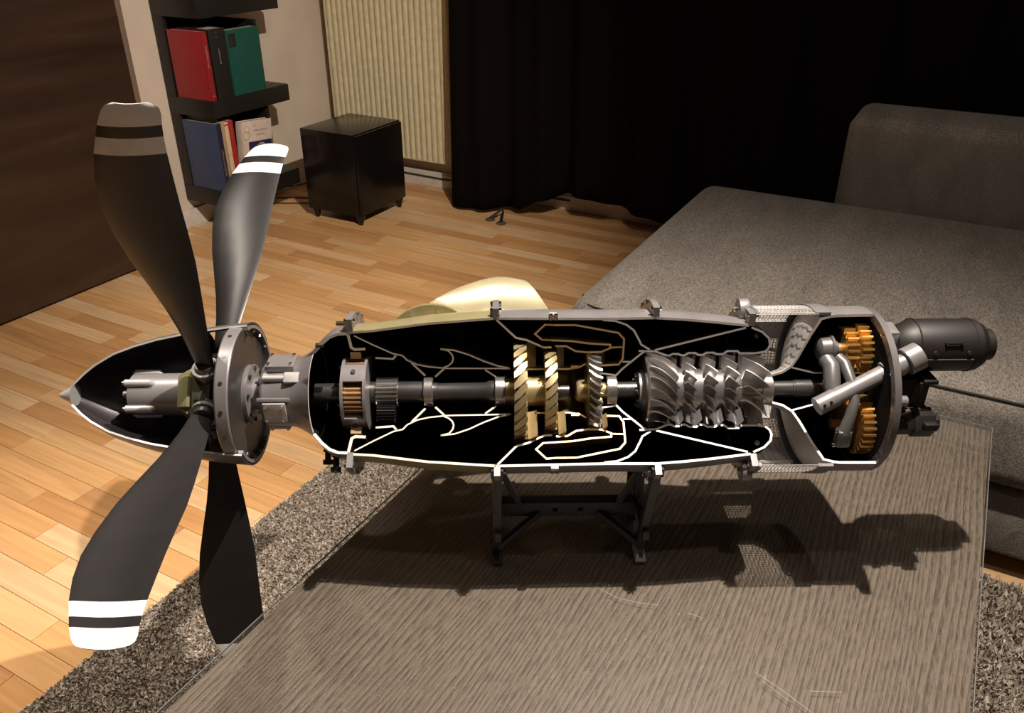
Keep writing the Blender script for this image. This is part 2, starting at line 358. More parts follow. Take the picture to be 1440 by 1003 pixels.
book('large blue book with yellow lettering on its navy spine, lower shelf', -2.977, -2.772, 2.463, 2.486, .198, .293, cm('blue_cloth', (.045, .068, .15)), cm('navy_spine', (.018, .014, .04)), decor=d_blu)
book('thin olive green book standing behind the blue book', -2.975, -2.80, 2.489, 2.499, .198, .305, cm('olive_cloth', (.10, .10, .03)), cm('olive_spine', (.10, .10, .03)), decor=None)
book('cream paperback with a red foot on its spine, lower shelf', -2.965, -2.771, 2.503, 2.525, .198, .292, CRM, CRM, decor=d_crm)
book('slim red paperback beside the cream one on the lower shelf', -2.965, -2.771, 2.528, 2.553, .198, .295, cm('red_card', (.36, .02, .02)), cm('red_card_spine', (.34, .02, .02)), decor=d_rd2)
book('white book with a portrait on its front cover, leaning in the lower shelf', -2.80, -2.766, 2.572, 2.752, .205, .262, cm('white_card', (.62, .50, .42)), cm('white_card_spine', (.6, .5, .42)), 'Y', lean=-5, decor=d_wht)

# ------------------------------------------------------------------ radiator
RAD = mat('cream_radiator_enamel', (.62, .54, .34), .45)
rd = empty('radiator', (-2.3, 3.44, .155)); thing(rd, 'cream ribbed panel radiator on the back wall', 'radiator')
q = MB(); X0, X1 = -2.955, -1.70; prof = []; x = X0+.012
while x < X1-.03:
    for dx, dy in ((0, 0), (.006, -.008), (.0125, -.0095), (.019, -.008), (.025, 0), (.033, 0)): prof.append((x+dx, 3.432+dy))
    x += .0332
vs = [(a, b_, z) for z in (.158, 1.05) for a, b_ in prof]; n_ = len(prof)
q.add(vs, [(i, i+1, n_+i+1, n_+i) for i in range(n_-1)]); q.box(((X0+X1)/2, 3.4385, .604), (X1-X0-.02, .010, .888)); local(q.build('front_panel', RAD, smooth=40), rd)
part('side_cover', (X0, 3.425, .155), (X0+.011, 3.51, 1.055), RAD, rd)
part('rear_panel', (X0+.012, 3.485, .17), (X1, 3.497, 1.04), RAD, rd)
part('bottom_rail', (X0+.012, 3.425, .152), (X1, 3.444, .1575), RAD, rd)
q = MB(); 
for i in range(36): q.box((X0+.03+i*.0345, 3.47, 1.052), (.024, .07, .006))
o = local(q.build('top_grille', RAD), rd)

# ------------------------------------------------------------------ cables
def cable(name, pts, r, m, label=None, n=8):
    cu = bpy.data.curves.new(name, 'CURVE'); cu.dimensions = '3D'; sp = cu.splines.new('BEZIER'); sp.bezier_points.add(len(pts)-1)
    for p, c in zip(sp.bezier_points, pts): p.co = c; p.handle_left_type = p.handle_right_type = 'AUTO'
    cu.bevel_depth = r; cu.bevel_resolution = 2; cu.resolution_u = n; cu.materials.append(m)
    o = bpy.data.objects.new(name, cu); col.objects.link(o); dg = bpy.context.evaluated_depsgraph_get()
    me = bpy.data.meshes.new_from_object(o.evaluated_get(dg)); bpy.data.objects.remove(o); me.shade_smooth()
    o = bpy.data.objects.new(name, me); col.objects.link(o); return o
CABM = mat('cable_rubber', (.02, .017, .015), .5)
thing(cable('cable', [(-2.75, 2.98, .004), (-2.86, 2.92, .004), (-2.95, 2.86, .004), (-3.005, 2.75, .004), (-3.008, 2.6, .004)], .003, CABM), 'black cable lying on the floor nearest the shelf foot', 'cable', 'loose cables beside the subwoofer')
thing(cable('cable', [(-2.66, 3.05, .004), (-2.78, 3.04, .004), (-2.92, 2.99, .004), (-3.0, 2.92, .004), (-3.015, 2.80, .004)], .003, CABM), 'black cable curving along the floor in the middle of the three', 'cable', 'loose cables beside the subwoofer')
thing(cable('cable', [(-2.66, 3.14, .06), (-2.78, 3.2, .05), (-2.93, 3.15, .035), (-3.012, 3.02, .03), (-3.014, 2.88, .06)], .003, CABM), 'black cable rising from behind the subwoofer to the wall', 'cable', 'loose cables beside the subwoofer')
thing(cable('cable', [(-3.0, 3.488, .062), (-2.5, 3.488, .055), (-2.1, 3.488, .05), (-1.6, 3.488, .05)], .004, CABM), 'dark cable running along the baseboard under the radiator', 'cable')

# ------------------------------------------------------------------ subwoofer
GLOSS = mat('black_piano_lacquer', (.006, .005, .005), .2, 0, spec=.4)
sw = empty('subwoofer', (-2.49, 2.995, 0)); thing(sw, 'glossy black subwoofer box on short feet in front of the radiator', 'speaker')
part('housing', (-2.645, 2.82, .045), (-2.345, 3.17, .418), GLOSS, sw, .004)
part('front_baffle', (-2.3445, 2.824, .05), (-2.332, 3.166, .413), GLOSS, sw, .003)
for x in (-2.618, -2.360):
    for y in (2.845, 3.145):
        q = MB(); q.cyl((x, y, 0), (x, y, .0455), .010, .022, 14); local(q.build('foot', GLOSS), sw)
q = MB(); glyphs(q, (-2.3315, 2.975, .088), (0, 1, 0), (0, 0, 1), 9, .007, 0, 31, .9); local(q.build('lettering', mat('dim_silver_lettering', (.14, .12, .11), .4, .5), smooth=0, recalc=False), sw)
q = MB(); q.cyl((-2.55, 3.174, .3), (-2.55, 3.171, .3), .03, n=20); local(q.build('bass_port', BLK), sw)

# ------------------------------------------------------------------ curtain
def curtain():
    nx, nz = 260, 30; X0, X1 = -2.115, 2.1
    def bottom(x):
        pts = [(-2.12, .012), (-1.95, .02), (-1.78, .035), (-1.66, .095), (-1.52, .135), (-1.40, .130), (-1.25, .105), (-1.0, .085), (-.6, .05), (2.1, .03)]
        for (a, za), (b_, zb) in zip(pts, pts[1:]):
            if a <= x <= b_: t = (x-a)/(b_-a); t = t*t*(3-2*t); return za+(zb-za)*t
        return .03
    vs = []
    for j in range(nz+1):
        t = j/nz
        for i in range(nx+1):
            x = X0+(X1-X0)*i/nx; zb = bottom(x); z = zb+(2.48-zb)*t
            y = 3.31 + .032*math.sin(x*19+1.3*math.sin(x*4.1)) + .016*math.sin(x*43+t*1.5) - .05*math.exp(-((x+2.0)/.25)**2)*(1-t)**2 + .02*math.sin(x*3)
            vs.append((x - .02*math.exp(-((x-X0)/.05)**2)*(1-t), y, z))
    fs = [(j*(nx+1)+i, j*(nx+1)+i+1, (j+1)*(nx+1)+i+1, (j+1)*(nx+1)+i) for j in range(nz) for i in range(nx)]
    q = MB(); q.add(vs, fs)
    m = mat('black_curtain_cloth', (.0055, .0038, .0035), .95, 0, (.0042, .003, .0028), 60, bump=.1, spec=.05)
    o = q.build('curtain', m, smooth=60, recalc=False); s = o.modifiers.new('thickness', 'SOLIDIFY'); s.thickness = .003
    thing(o, 'floor-length black curtain hanging across the back wall', 'curtain')
curtain()
q = MB(); 
st = empty('stand_base', (-1.83, 3.22, 0)); thing(st, 'small base with two round feet showing under the black curtain', 'stand')
for x, y in ((-1.87, 3.19), (-1.80, 3.17)):
    q = MB(); q.lathe([(0, 0), (0, .022), (.004, .024), (.008, .018), (.010, 0)], n=18); o = q.build('round_foot', mat('dim_grey_plastic', (.08, .075, .08), .35)); o.rotation_euler = (0, -math.pi/2, 0); o.location = (x-st.location.x, y-st.location.y, 0); o.parent = st
q = MB(); q.tube([(-.04, -.03, .012), (-.02, .0, .03), (0, .02, .05), (.01, .0, .03), (.03, -.05, .012)], .006, 8); q.build('bracket', BLK, st)

# ------------------------------------------------------------------ sofa
def fabric():
    m = bpy.data.materials.new('grey_brown_woven_fabric'); m.use_nodes = True; nt = m.node_tree; B = nt.nodes['Principled BSDF']; N = nt.nodes.new; l = nt.links.new
    tc = N('ShaderNodeTexCoord'); mp = N('ShaderNodeMapping'); mp.inputs['Scale'].default_value = (380, 130, 300); l(tc.outputs['Object'], mp.inputs[0])
    no = N('ShaderNodeTexNoise'); no.inputs['Scale'].default_value = 1; no.inputs['Detail'].default_value = 3; l(mp.outputs[0], no.inputs[0])
    bmp = N('ShaderNodeMapping'); bmp.inputs['Scale'].default_value = (3.2, .8, 1.5); bmp.inputs['Rotation'].default_value = (0, 0, .25); l(tc.outputs['Object'], bmp.inputs[0]); big = N('ShaderNodeTexNoise'); big.inputs['Scale'].default_value = 4; big.inputs['Detail'].default_value = 6; big.inputs['Distortion'].default_value = .5; l(bmp.outputs[0], big.inputs[0])
    r = N('ShaderNodeValToRGB'); r.color_ramp.elements[0].position = .32; r.color_ramp.elements[0].color = (.105, .092, .079, 1); r.color_ramp.elements[1].position = .7; r.color_ramp.elements[1].color = (.31, .275, .235, 1)
    l(no.outputs[0], r.inputs[0])
    mr = N('ShaderNodeMapRange'); mr.inputs[1].default_value = .3; mr.inputs[2].default_value = .7; mr.inputs[3].default_value = .82; mr.inputs[4].default_value = 1.12; l(big.outputs[0], mr.inputs[0])
    mx = N('ShaderNodeMix'); mx.data_type = 'RGBA'; mx.blend_type = 'MULTIPLY'; mx.inputs[0].default_value = 1; l(r.outputs[0], mx.inputs[6]); l(mr.outputs[0], mx.inputs[7]); l(mx.outputs[2], B.inputs['Base Color'])
    bp = N('ShaderNodeBump'); bp.inputs['Strength'].default_value = .5; bp.inputs['Distance'].default_value = .002; l(no.outputs[0], bp.inputs['Height'])
    b2 = N('ShaderNodeBump'); b2.inputs['Strength'].default_value = .5; b2.inputs['Distance'].default_value = .02; l(big.outputs[0], b2.inputs['Height']); l(b2.outputs[0], bp.inputs['Normal']); l(bp.outputs[0], B.inputs['Normal'])
    B.inputs['Roughness'].default_value = .9; B.inputs['Specular IOR Level'].default_value = .2; B.inputs['Sheen Weight'].default_value = .15
    return m
FAB = fabric()
sofa = empty('sofa', (.3, 2.3, 0)); thing(sofa, 'dark grey-brown fabric sofa with a wide seat and low backrest', 'sofa')
def cushion(name, lo, hi, rad, seg=5, wob=0):
    bm = bmesh.new(); bmesh.ops.create_cube(bm, size=1)
    for v in bm.verts: v.co = Vector([(lo[k]+hi[k])/2 + v.co[k]*(hi[k]-lo[k]) for k in range(3)])
    bmesh.ops.bevel(bm, geom=bm.edges[:], offset=rad, segments=seg, affect='EDGES', profile=.5)
    me = bpy.data.meshes.new(name); bm.to_mesh(me); bm.free(); me.materials.append(FAB); me.shade_smooth()
    o = bpy.data.objects.new(name, me); col.objects.link(o); return local(o, sofa)
SZ = .455
cushion('seat', (-.768, 1.665, .235), (1.75, 2.795, SZ), .055)
cushion('frame', (-.735, 1.70, .06), (1.74, 3.06, .234), .012, 2)
cushion('backrest', (-.335, 2.80, .24), (1.75, 3.08, .722), .045)
def piping(pts, name='piping'):
    o = cable(name, pts, .0028, mat('dark_piping', (.012, .011, .010), .6)); return local(o, sofa)
piping([(-.752, 1.74, SZ-.016), (-.735, 1.70, SZ-.014), (-.67, 1.680, SZ-.014), (-.2, 1.6785, SZ-.014), (.6, 1.6785, SZ-.014), (1.7, 1.6785, SZ-.014)])
for x in (-.66, .5, 1.65):
    for y in (1.78, 2.95):
        q = MB(); q.box((x, y, .029), (.06, .06, .058)); local(q.build('foot', BLK), sofa)

# ------------------------------------------------------------------ rug
rug = empty('rug', (-.2, .95, 0)); thing(rug, 'grey-brown shaggy rug on the floor under the coffee table', 'rug')
RX0, RX1, RY0, RY1 = -1.262, 1.30, -.35, 1.66
local(bx('backing', (RX0, RY0, 0), (RX1, RY1, .012), mat('rug_backing', (.20, .17, .14), .95, 0, (.12, .10, .085), 160, bump=.6, bscale=300)), rug)
def pile():
    m = bpy.data.materials.new('rug_yarn'); m.use_nodes = True; nt = m.node_tree; B = nt.nodes['Principled BSDF']; N = nt.nodes.new; l = nt.links.new
    ge = N('ShaderNodeNewGeometry'); r = N('ShaderNodeValToRGB'); r.color_ramp.elements[0].color = (.26, .22, .18, 1); r.color_ramp.elements[1].color = (.62, .54, .45, 1)
    l(ge.outputs['Random Per Island'], r.inputs[0]); l(r.outputs[0], B.inputs['Base Color']); B.inputs['Roughness'].default_value = .95; B.inputs['Specular IOR Level'].default_value = .1
    V = []; n = 0
    for x0, x1, y0, y1, dens, h in ((RX0, -.66, .15, RY1, 150000, .0065), (.10, .95, .45, RY1, 70000, .020), (-.66, .10, 1.50, RY1, 30000, .014)):
        k = int((x1-x0)*(y1-y0)*dens); p = np.random.rand(k, 2)*[x1-x0, y1-y0]+[x0, y0]
        a = np.random.rand(k)*6.283; wd = .0016+np.random.rand(k)*.0022; hh = h*(.55+.6*np.random.rand(k)); ln = np.random.randn(k, 2)*h*.42
        c = np.stack([np.cos(a)*wd, np.sin(a)*wd], 1); t = np.zeros((k, 4, 3))
        t[:, 0, :2] = p-c; t[:, 1, :2] = p+c; t[:, 2, :2] = p+c*.7+ln; t[:, 3, :2] = p-c*.7+ln; t[:, :2, 2] = .011; t[:, 2:, 2] = (.011+hh)[:, None]
        V.append(t.reshape(-1, 3)); n += k
    V = np.concatenate(V); me = bpy.data.meshes.new('pile'); me.vertices.add(len(V)); me.vertices.foreach_set('co', V.ravel())
    me.loops.add(n*4); me.polygons.add(n); me.loops.foreach_set('vertex_index', np.arange(n*4)); me.polygons.foreach_set('loop_start', np.arange(n)*4); me.update()
    me.materials.append(m); o = bpy.data.objects.new('pile', me); col.objects.link(o); o['kind'] = 'stuff'; local(o, rug)
pile()

# ------------------------------------------------------------------ coffee table
def ash():
    m = bpy.data.materials.new('grey_brown_ash_veneer'); m.use_nodes = True; nt = m.node_tree; B = nt.nodes['Principled BSDF']; N = nt.nodes.new; l = nt.links.new
    tc = N('ShaderNodeTexCoord'); mp = N('ShaderNodeMapping'); mp.inputs['Scale'].default_value = (1, .10, 1); l(tc.outputs['Object'], mp.inputs[0])
    wv = N('ShaderNodeTexNoise'); wv.inputs['Scale'].default_value = 6; wv.inputs['Detail'].default_value = 2; l(mp.outputs[0], wv.inputs[0])
    sx = N('ShaderNodeSeparateXYZ'); l(tc.outputs['Object'], sx.inputs[0])
    mu = N('ShaderNodeMath'); mu.operation = 'MULTIPLY_ADD'; mu.inputs[1].default_value = 122; l(sx.outputs[0], mu.inputs[0])
    m2 = N('ShaderNodeMath'); m2.operation = 'MULTIPLY'; m2.inputs[1].default_value = 15; l(wv.outputs[0], m2.inputs[0]); l(m2.outputs[0], mu.inputs[2])
    fr = N('ShaderNodeMath'); fr.operation = 'FRACT'; l(mu.outputs[0], fr.inputs[0])
    mp2 = N('ShaderNodeMapping'); mp2.inputs['Scale'].default_value = (520, 45, 1); l(tc.outputs['Object'], mp2.inputs[0])
    n2 = N('ShaderNodeTexNoise'); n2.inputs['Scale'].default_value = 1; n2.inputs['Detail'].default_value = 2; l(mp2.outputs[0], n2.inputs[0])
    ad = N('ShaderNodeMath'); ad.operation = 'MULTIPLY_ADD'; ad.inputs[1].default_value = .42; l(fr.outputs[0], ad.inputs[0]); l(n2.outputs[0], ad.inputs[2])
    r = N('ShaderNodeValToRGB'); r.color_ramp.elements[0].position = .45; r.color_ramp.elements[0].color = (.088, .064, .050, 1); r.color_ramp.elements[1].position = .85; r.color_ramp.elements[1].color = (.235, .187, .150, 1)
    l(ad.outputs[0], r.inputs[0]); l(r.outputs[0], B.inputs['Base Color']); B.inputs['Roughness'].default_value = .5
    bp = N('ShaderNodeBump'); bp.inputs['Strength'].default_value = .3; bp.inputs['Distance'].default_value = .001; l(ad.outputs[0], bp.inputs['Height']); l(bp.outputs[0], B.inputs['Normal'])
    return m
def glass(name, tint=(.94, .945, .935), rough=.008, dust=True):
    m = bpy.data.materials.new(name); m.use_nodes = True; nt = m.node_tree; N = nt.nodes.new; l = nt.links.new
    nt.nodes.remove(nt.nodes['Principled BSDF']); out = nt.nodes['Material Output']
    tr = N('ShaderNodeBsdfTransparent'); tr.inputs[0].default_value = (*tint, 1); gl = N('ShaderNodeBsdfGlossy'); gl.inputs['Roughness'].default_value = rough
    fz = N('ShaderNodeFresnel'); ge = N('ShaderNodeNewGeometry'); mi = N('ShaderNodeMath'); mi.operation = 'MULTIPLY_ADD'; mi.inputs[1].default_value = -.8333; mi.inputs[2].default_value = 1.5; l(ge.outputs['Backfacing'], mi.inputs[0]); l(mi.outputs[0], fz.inputs[0]); mx = N('ShaderNodeMixShader'); l(fz.outputs[0], mx.inputs[0]); l(tr.outputs[0], mx.inputs[1]); l(gl.outputs[0], mx.inputs[2])
    last = mx
    if dust:   # specks of dust on the glass
        tc = N('ShaderNodeTexCoord'); no = N('ShaderNodeTexNoise'); no.inputs['Scale'].default_value = 420; no.inputs['Detail'].default_value = 1; l(tc.outputs['Object'], no.inputs[0])
        r = N('ShaderNodeValToRGB'); r.color_ramp.elements[0].position = .70; r.color_ramp.elements[1].position = .76; l(no.outputs[0], r.inputs[0])
        di = N('ShaderNodeBsdfDiffuse'); di.inputs[0].default_value = (.6, .56, .5, 1); mu = N('ShaderNodeMath'); mu.operation = 'MULTIPLY_ADD'; mu.inputs[1].default_value = .5; mu.inputs[2].default_value = .012; l(r.outputs[0], mu.inputs[0])
        m3 = N('ShaderNodeMixShader'); l(mu.outputs[0], m3.inputs[0]); l(mx.outputs[0], m3.inputs[1]); l(di.outputs[0], m3.inputs[2]); last = m3
    l(last.outputs[0], out.inputs[0]); return m
TX0, TX1, TY0, TY1 = -.732, .177, .20, 1.635
tb = empty('coffee_table', ((TX0+TX1)/2, (TY0+TY1)/2, .013)); thing(tb, 'large grey-brown wooden coffee table with a glass plate on top', 'table')
ASH = ash(); DARKW = mat('dark_table_wood', (.045, .034, .027), .45, 0, (.03, .022, .017), 20, (1, .1, 1))
part('tabletop', (TX0+.0012, TY0+.0012, .345), (TX1-.0012, TY1-.0012, .3915), ASH, tb, .001)
g = part('glass_plate', (TX0, TY0, .3925), (TX1, TY1, .40), glass('clear_glass_plate'), tb, .0008)
for s, (lo, hi) in enumerate((((TX0+.0, TY0, .3925), (TX0+.0012, TY1, .3995)), ((TX1-.0012, TY0, .3925), (TX1, TY1, .3995)), ((TX0, TY1-.0012, .3925), (TX1, TY1, .3995)))): pass
q = MB()
for x in (TX0-.0006, TX1+.0006): q.box((x, (TY0+TY1)/2, .3985), (.0012, TY1-TY0, .0022))
q.box(((TX0+TX1)/2, TY1+.0006, .3985), (TX1-TX0, .0012, .0022)); local(lab(q.build('ground_glass_edge', mat('ground_glass_edge', (.20, .195, .18), .35)), 'bright ground edge of the glass'), tb)
for x0, x1 in ((TX0+.012, TX0+.05), (TX1-.05, TX1-.012)): part('side_panel', (x0, TY0+.05, .29), (x1, TY1-.05, .3445), DARKW, tb)
for x in (TX0+.05, TX1-.05):
    for y in (TY0+.08, TY1-.08): part('leg', (x-.035, y-.035, .013), (x+.035, y+.035, .2895), DARKW, tb)
# fine scratches in the glass
q = MB()
def scratch(pts, wd=.0006):
    P = [Vector(ef(*p)) for p in pts]
    for a, b_ in zip(P, P[1:]):
        n = (b_-a).normalized().cross(Vector((0, 0, 1)))*wd/2; q.add([a-n, b_-n, b_+n, a+n], [(0, 1, 2, 3)])
for pts in ([(.13, .915), (.155, .895), (.185, .885), (.215, .88)], [(.255, .865), (.275, .855)], [(.325, .76), (.35, .735), (.375, .705), (.39, .685)], [(.33, .745), (.36, .712)], [(.39, .73), (.43, .728)], [(.02, .69), (.04, .66), (.06, .64)]): scratch([(a, b_, .40025) for a, b_ in pts])
local(q.build('scratch', mat('scratched_glass', (.42, .38, .33), .4), smooth=0, recalc=False), tb)
# ------------------------------------------------------------------ turboprop engine model
AX = .2755                                           # height of the engine axis above the table
ex, ey, _ = ef(0, 1.03)
eng = empty('turboprop_engine_model', (ex, ey, .4005), R(AZ_CAM+1.0))
thing(eng, 'large cutaway model of a turboprop aircraft engine with propeller, standing on the glass table', 'model')
def fx(pts): return [(e, r+max(0, (.2-e)*.012)) for e, r in pts]
def wallpart(name, pts, th, mats, label=None, closed=False, a0=-150, a1=90, n=44, idx=(0, 1, 2), parent=eng, skip=None):
    q = MB(); q.wall(pts, th, a0, a1, n, idx, closed, AX, skip); o = q.build(name, mats, parent)
    if label: lab(o, label)
    return o
K = [BLACKIN, BLACKIN, CUT]; KC = [BLACKIN, BLACKIN, CUT_C]; KG = [GOLD_DARK, GOLD_DARK, CUT_G]
NOSE = [(-0.2815, 0.0605), (-0.2686, 0.0752), (-0.2570, 0.0852), (-0.2448, 0.0903), (-0.2304, 0.0912)]
EXH_CASE = [(-0.2290, 0.0929), (-0.1951, 0.0957), (-0.1611, 0.1008), (-0.1375, 0.1045), (-0.1168, 0.1075), (-0.1014, 0.1087), (-0.0653, 0.1120), (-0.0240, 0.1156)]
DUCT = [(-0.2222, 0.0881), (-0.1970, 0.0737), (-0.1693, 0.0592), (-0.1564, 0.0563), (-0.1503, 0.0490), (-0.1362, 0.0416), (-0.1179, 0.0377), (-0.0994, 0.0362), (-0.0913, 0.0401), (-0.0862, 0.0450), (-0.0840, 0.0515), (-0.0855, 0.0580), (-0.0903, 0.0642), (-0.1020, 0.0671)]
DUCT2 = [(-0.1020, 0.0671), (-0.0824, 0.0651), (-0.0616, 0.0578), (-0.0408, 0.0475), (-0.0205, 0.0395), (-0.0030, 0.0361)]
LINER = [(0.0616, 0.0722), (0.0772, 0.0722), (0.0906, 0.0641), (0.1064, 0.0623), (0.1274, 0.0629), (0.1401, 0.0693), (0.1398, 0.0745), (0.1097, 0.0765), (0.0848, 0.0802), (0.0426, 0.0822), (0.0325, 0.0916), (0.0465, 0.1063), (0.0606, 0.1055), (0.0889, 0.1057), (0.1502, 0.0936), (0.1590, 0.0837), (0.1591, 0.0518), (0.1537, 0.0423), (0.1273, 0.0406)]
GGWALL = [(0.1270, 0.1147), (0.1451, 0.1130), (0.1609, 0.1069), (0.1719, 0.0979), (0.1806, 0.0822), (0.1840, 0.0752), (0.1965, 0.0671)]
CSHROUD = [(0.1809, 0.0651), (0.2046, 0.0642), (0.2211, 0.0575), (0.2264, 0.0570), (0.2301, 0.0597), (0.2380, 0.0597), (0.2422, 0.0575), (0.2475, 0.0572), (0.2523, 0.0609), (0.2628, 0.0609), (0.2672, 0.0577), (0.2738, 0.0577), (0.2785, 0.0612), (0.2891, 0.0612), (0.2933, 0.0588), (0.3025, 0.0588), (0.3084, 0.0635), (0.3228, 0.0635), (0.3273, 0.0597), (0.3496, 0.0597), (0.3623, 0.0622), (0.3670, 0.0670), (0.3685, 0.0740), (0.3654, 0.0838), (0.3544, 0.0940), (0.3381, 0.1012)]

# --- casings
q = MB(); q.lathe([(-.357, .018), (-.3575, .038), (-.356, .044), (-.352, .047), (-.318, .0485), (-.309, .0505), (-.2965, .0575), (-.2822, .0665)], cz=AX, n=56, caps=False)
q.lathe([(-.2822, .0625), (-.2965, .054), (-.309, .047)], cz=AX, n=56, m=1, caps=False); q.lathe([(-.2822, .0665), (-.2822, .0625)], cz=AX, n=24, m=2, a0=90, a1=210, caps=False)
q.lathe([(-.309, .047), (-.312, .0)], cz=AX, n=56, m=1, caps=False)
nose = q.build('nose_gearbox_case', [SILVER, BLACKIN, CUT], eng)
wallpart('gearbox_shell', fx(NOSE), .0042, [SILVER, BLACKIN, CUT])
wallpart('exhaust_case', fx(EXH_CASE), .0036, [OLIVE, BLACKIN, CUT_C], 'olive gold exhaust casing')
wallpart('gas_generator_case', fx([(-.021, .1157), (.06, .1157), (.13, .1157), (.2, .1172)]), .0036, [SILVER, BLACKIN, CUT])
wallpart('compressor_case', [(.2010, .1172), (.24, .1145), (.2776, .1108), (.3339, .1040)], .0036, [SILVER, BLACKIN, CUT])
wallpart('accessory_case', [(.4465, .1172), (.4560, .1185), (.5070, .1190)], .004, [SILVER, BLACKIN, CUT])
def flange(e, r0, r1, wd, mt, nb=14, both=True):
    q = MB(); q.ringband(e-wd/2, e+wd/2, r0, r1, 44, 0, 0, AX, -150, 90); fl = q.build('flange', mt, eng)
    for k in range(nb):
        a = -147+k*234/(nb-1); q = MB(); q.bolt(e+wd/2, r1-.0045, a, .0035, .0026, cz=AX); q.bolt(e-wd/2-.0035, r1-.0045, a, .0035, .0026, cz=AX); q.build('bolt', CHROME, fl)
flange(-.2275, .0955, .1185, .0088, [SILVER]); flange(-.0225, .1165, .1335, .0088, [SILVER])
flange(.2015, .1155, .1335, .0088, [SILVER]); flange(.3375, .1035, .1225, .0090, [SILVER])
# fittings on the nose case
def radial_frame(e, r, a):
    n = Vector((0, math.cos(R(a)), math.sin(R(a)))); t = Vector((0, -math.sin(R(a)), math.cos(R(a))))
    M = Matrix((Vector((1, 0, 0)), t, n)).transposed(); return Vector((e, 0, AX))+n*r, M, n, t
def pad(e, r, a, sx, sy, h, name, m=SILVER_L, bolts=True, parent=eng):
    c, M, n, t = radial_frame(e, r, a); q = MB(); q.box(c+n*h/2, (sx, sy, h), M); o = q.build(name, m, parent, bevel=.0015)
    if bolts:
        for i in (-1, 1):
            for j in (-1, 1):
                p = c+Vector((1, 0, 0))*i*(sx/2-.0045)+t*j*(sy/2-.0045)+n*h; q = MB(); q.cyl(p, p+n*.003, .0024, n=8); q.build('bolt', CHROME, o)
    return o
pad(-.334, .045, 182, .032, .031, .007, 'cover_plate'); pad(-.328, .046, 92, .040, .034, .010, 'cover_plate', SILVER); pad(-.340, .044, 262, .032, .031, .007, 'cover_plate')
pad(-.306, .047, 125, .028, .016, .009, 'boss', bolts=False)
q = MB(); c, M, n, t = radial_frame(-.350, .0495, 124); q.cyl(c, c+Vector((.034, 0, 0)), .0048, n=12); q.build('rod', SILVER_L, eng)
q = MB(); c, M, n, t = radial_frame(-.335, .049, 160); q.box(c, (.046, .005, .007), M); q.build('rib', SILVER, eng, bevel=.001)
q = MB()
for k in range(12):
    a = 30*k+10; q.bolt(-.3605, .040, a, .004, .0026, cz=AX)
    c, M, n, t = radial_frame(-.356, .0405, a); q.cyl(c, c+Vector((.006, 0, 0)), .0035, n=8)
q.build('case_bolts', CHROME, eng)
for (e, a, l_) in ((-.268, 238, .022), (-.252, 226, .026)):
    c, M, n, t = radial_frame(e, .082 if e < -.26 else .09, a); q = MB(); q.cyl(c, c+n*l_, .0045, n=12); q.cyl(c+n*(l_-.007), c+n*l_, .0075, n=12); q.cyl(c, c+n*.004, .007, n=12); lab(q.build('pipe_fitting', STAR, eng), 'small black pipe fitting under the nose case')
for e, a in ((-.272, 88), (-.236, 96)):
    c, M, n, t = radial_frame(e, .077 if e < -.25 else .119, a); q = MB(); q.cyl(c+Vector((-.006, 0, 0)), c+Vector((.006, 0, 0)), .0035, n=10); q.build('stud', CHROME, eng)

# --- inner walls seen in the section
wallpart('bearing_support', fx([(-.2306, .0915), (-.2275, .0688), (-.2226, .0659), (-.2081, .0671)]), .0042, KC)
wallpart('exhaust_duct', fx(DUCT), .0022, KC); wallpart('exhaust_duct_lip', fx(DUCT2), .0022, KC)
wallpart('ring_gear_carrier', fx([(-.1949, .0525), (-.1700, .0510), (-.1656, .0563)]), .0030, KC)
wallpart('bearing_support', fx([(-.1255, .0235), (-.1440, .0445)]), .0030, KC); wallpart('bearing_support', fx([(-.1112, .0215), (-.0981, .0347)]), .0030, KC); wallpart('bearing_support', fx([(-.0232, .0215), (-.0389, .0335)]), .0026, KC)
wallpart('shaft_housing', fx([(-.0973, .0356), (-.0205, .0356), (-.002, .0350)]), .0022, KC)
wallpart('turbine_shroud', fx([(-.0215, .1135), (.0054, .0855), (.0210, .0818), (.0446, .0703), (.0560, .0703)]), .0030, KC)
wallpart('combustor_liner', fx(LINER), .0026, KG, 'gold combustor liner'); wallpart('liner_support', fx([(.1401, .0699), (.1585, .0709)]), .0020, KG)
wallpart('inner_shroud', fx([(.0201, .0340), (.0466, .0346), (.0812, .0346), (.0970, .0376), (.1060, .0435)]), .0022, KG)
wallpart('inner_baffle', [(.0850, .0390), (.0960, .0392)], .0045, KG)
wallpart('diffuser_case', GGWALL, .0028, K); wallpart('diffuser_cone', [(.1509, .0250), (.1594, .0357), (.1852, .0607), (.1914, .0651)], .0030, K); wallpart('diffuser_web', [(.1590, .0474), (.1705, .0474)], .0025, K)
wallpart('intake_strut_wall', [(.2044, .0662), (.3303, .1009)], .0030, K)
shroud = wallpart('compressor_shroud', CSHROUD, .0030, K)
wallpart('bearing_support', [(.1275, .0290), (.1509, .0252)], .0026, K)
wallpart('intake_bowl', [(.3782, .0225), (.3934, .0275), (.4051, .0373), (.4118, .0524), (.4239, .0877), (.4347, .1135), (.4480, .1172)], .0036, [mat('bowl_grey', (.52, .49, .47), .45, .2), BLACKIN, CUT], 'mid grey intake bowl')
wallpart('gearbox_web', [(.4054, .0358), (.4400, .0262), (.452, .0262)], .0026, K)
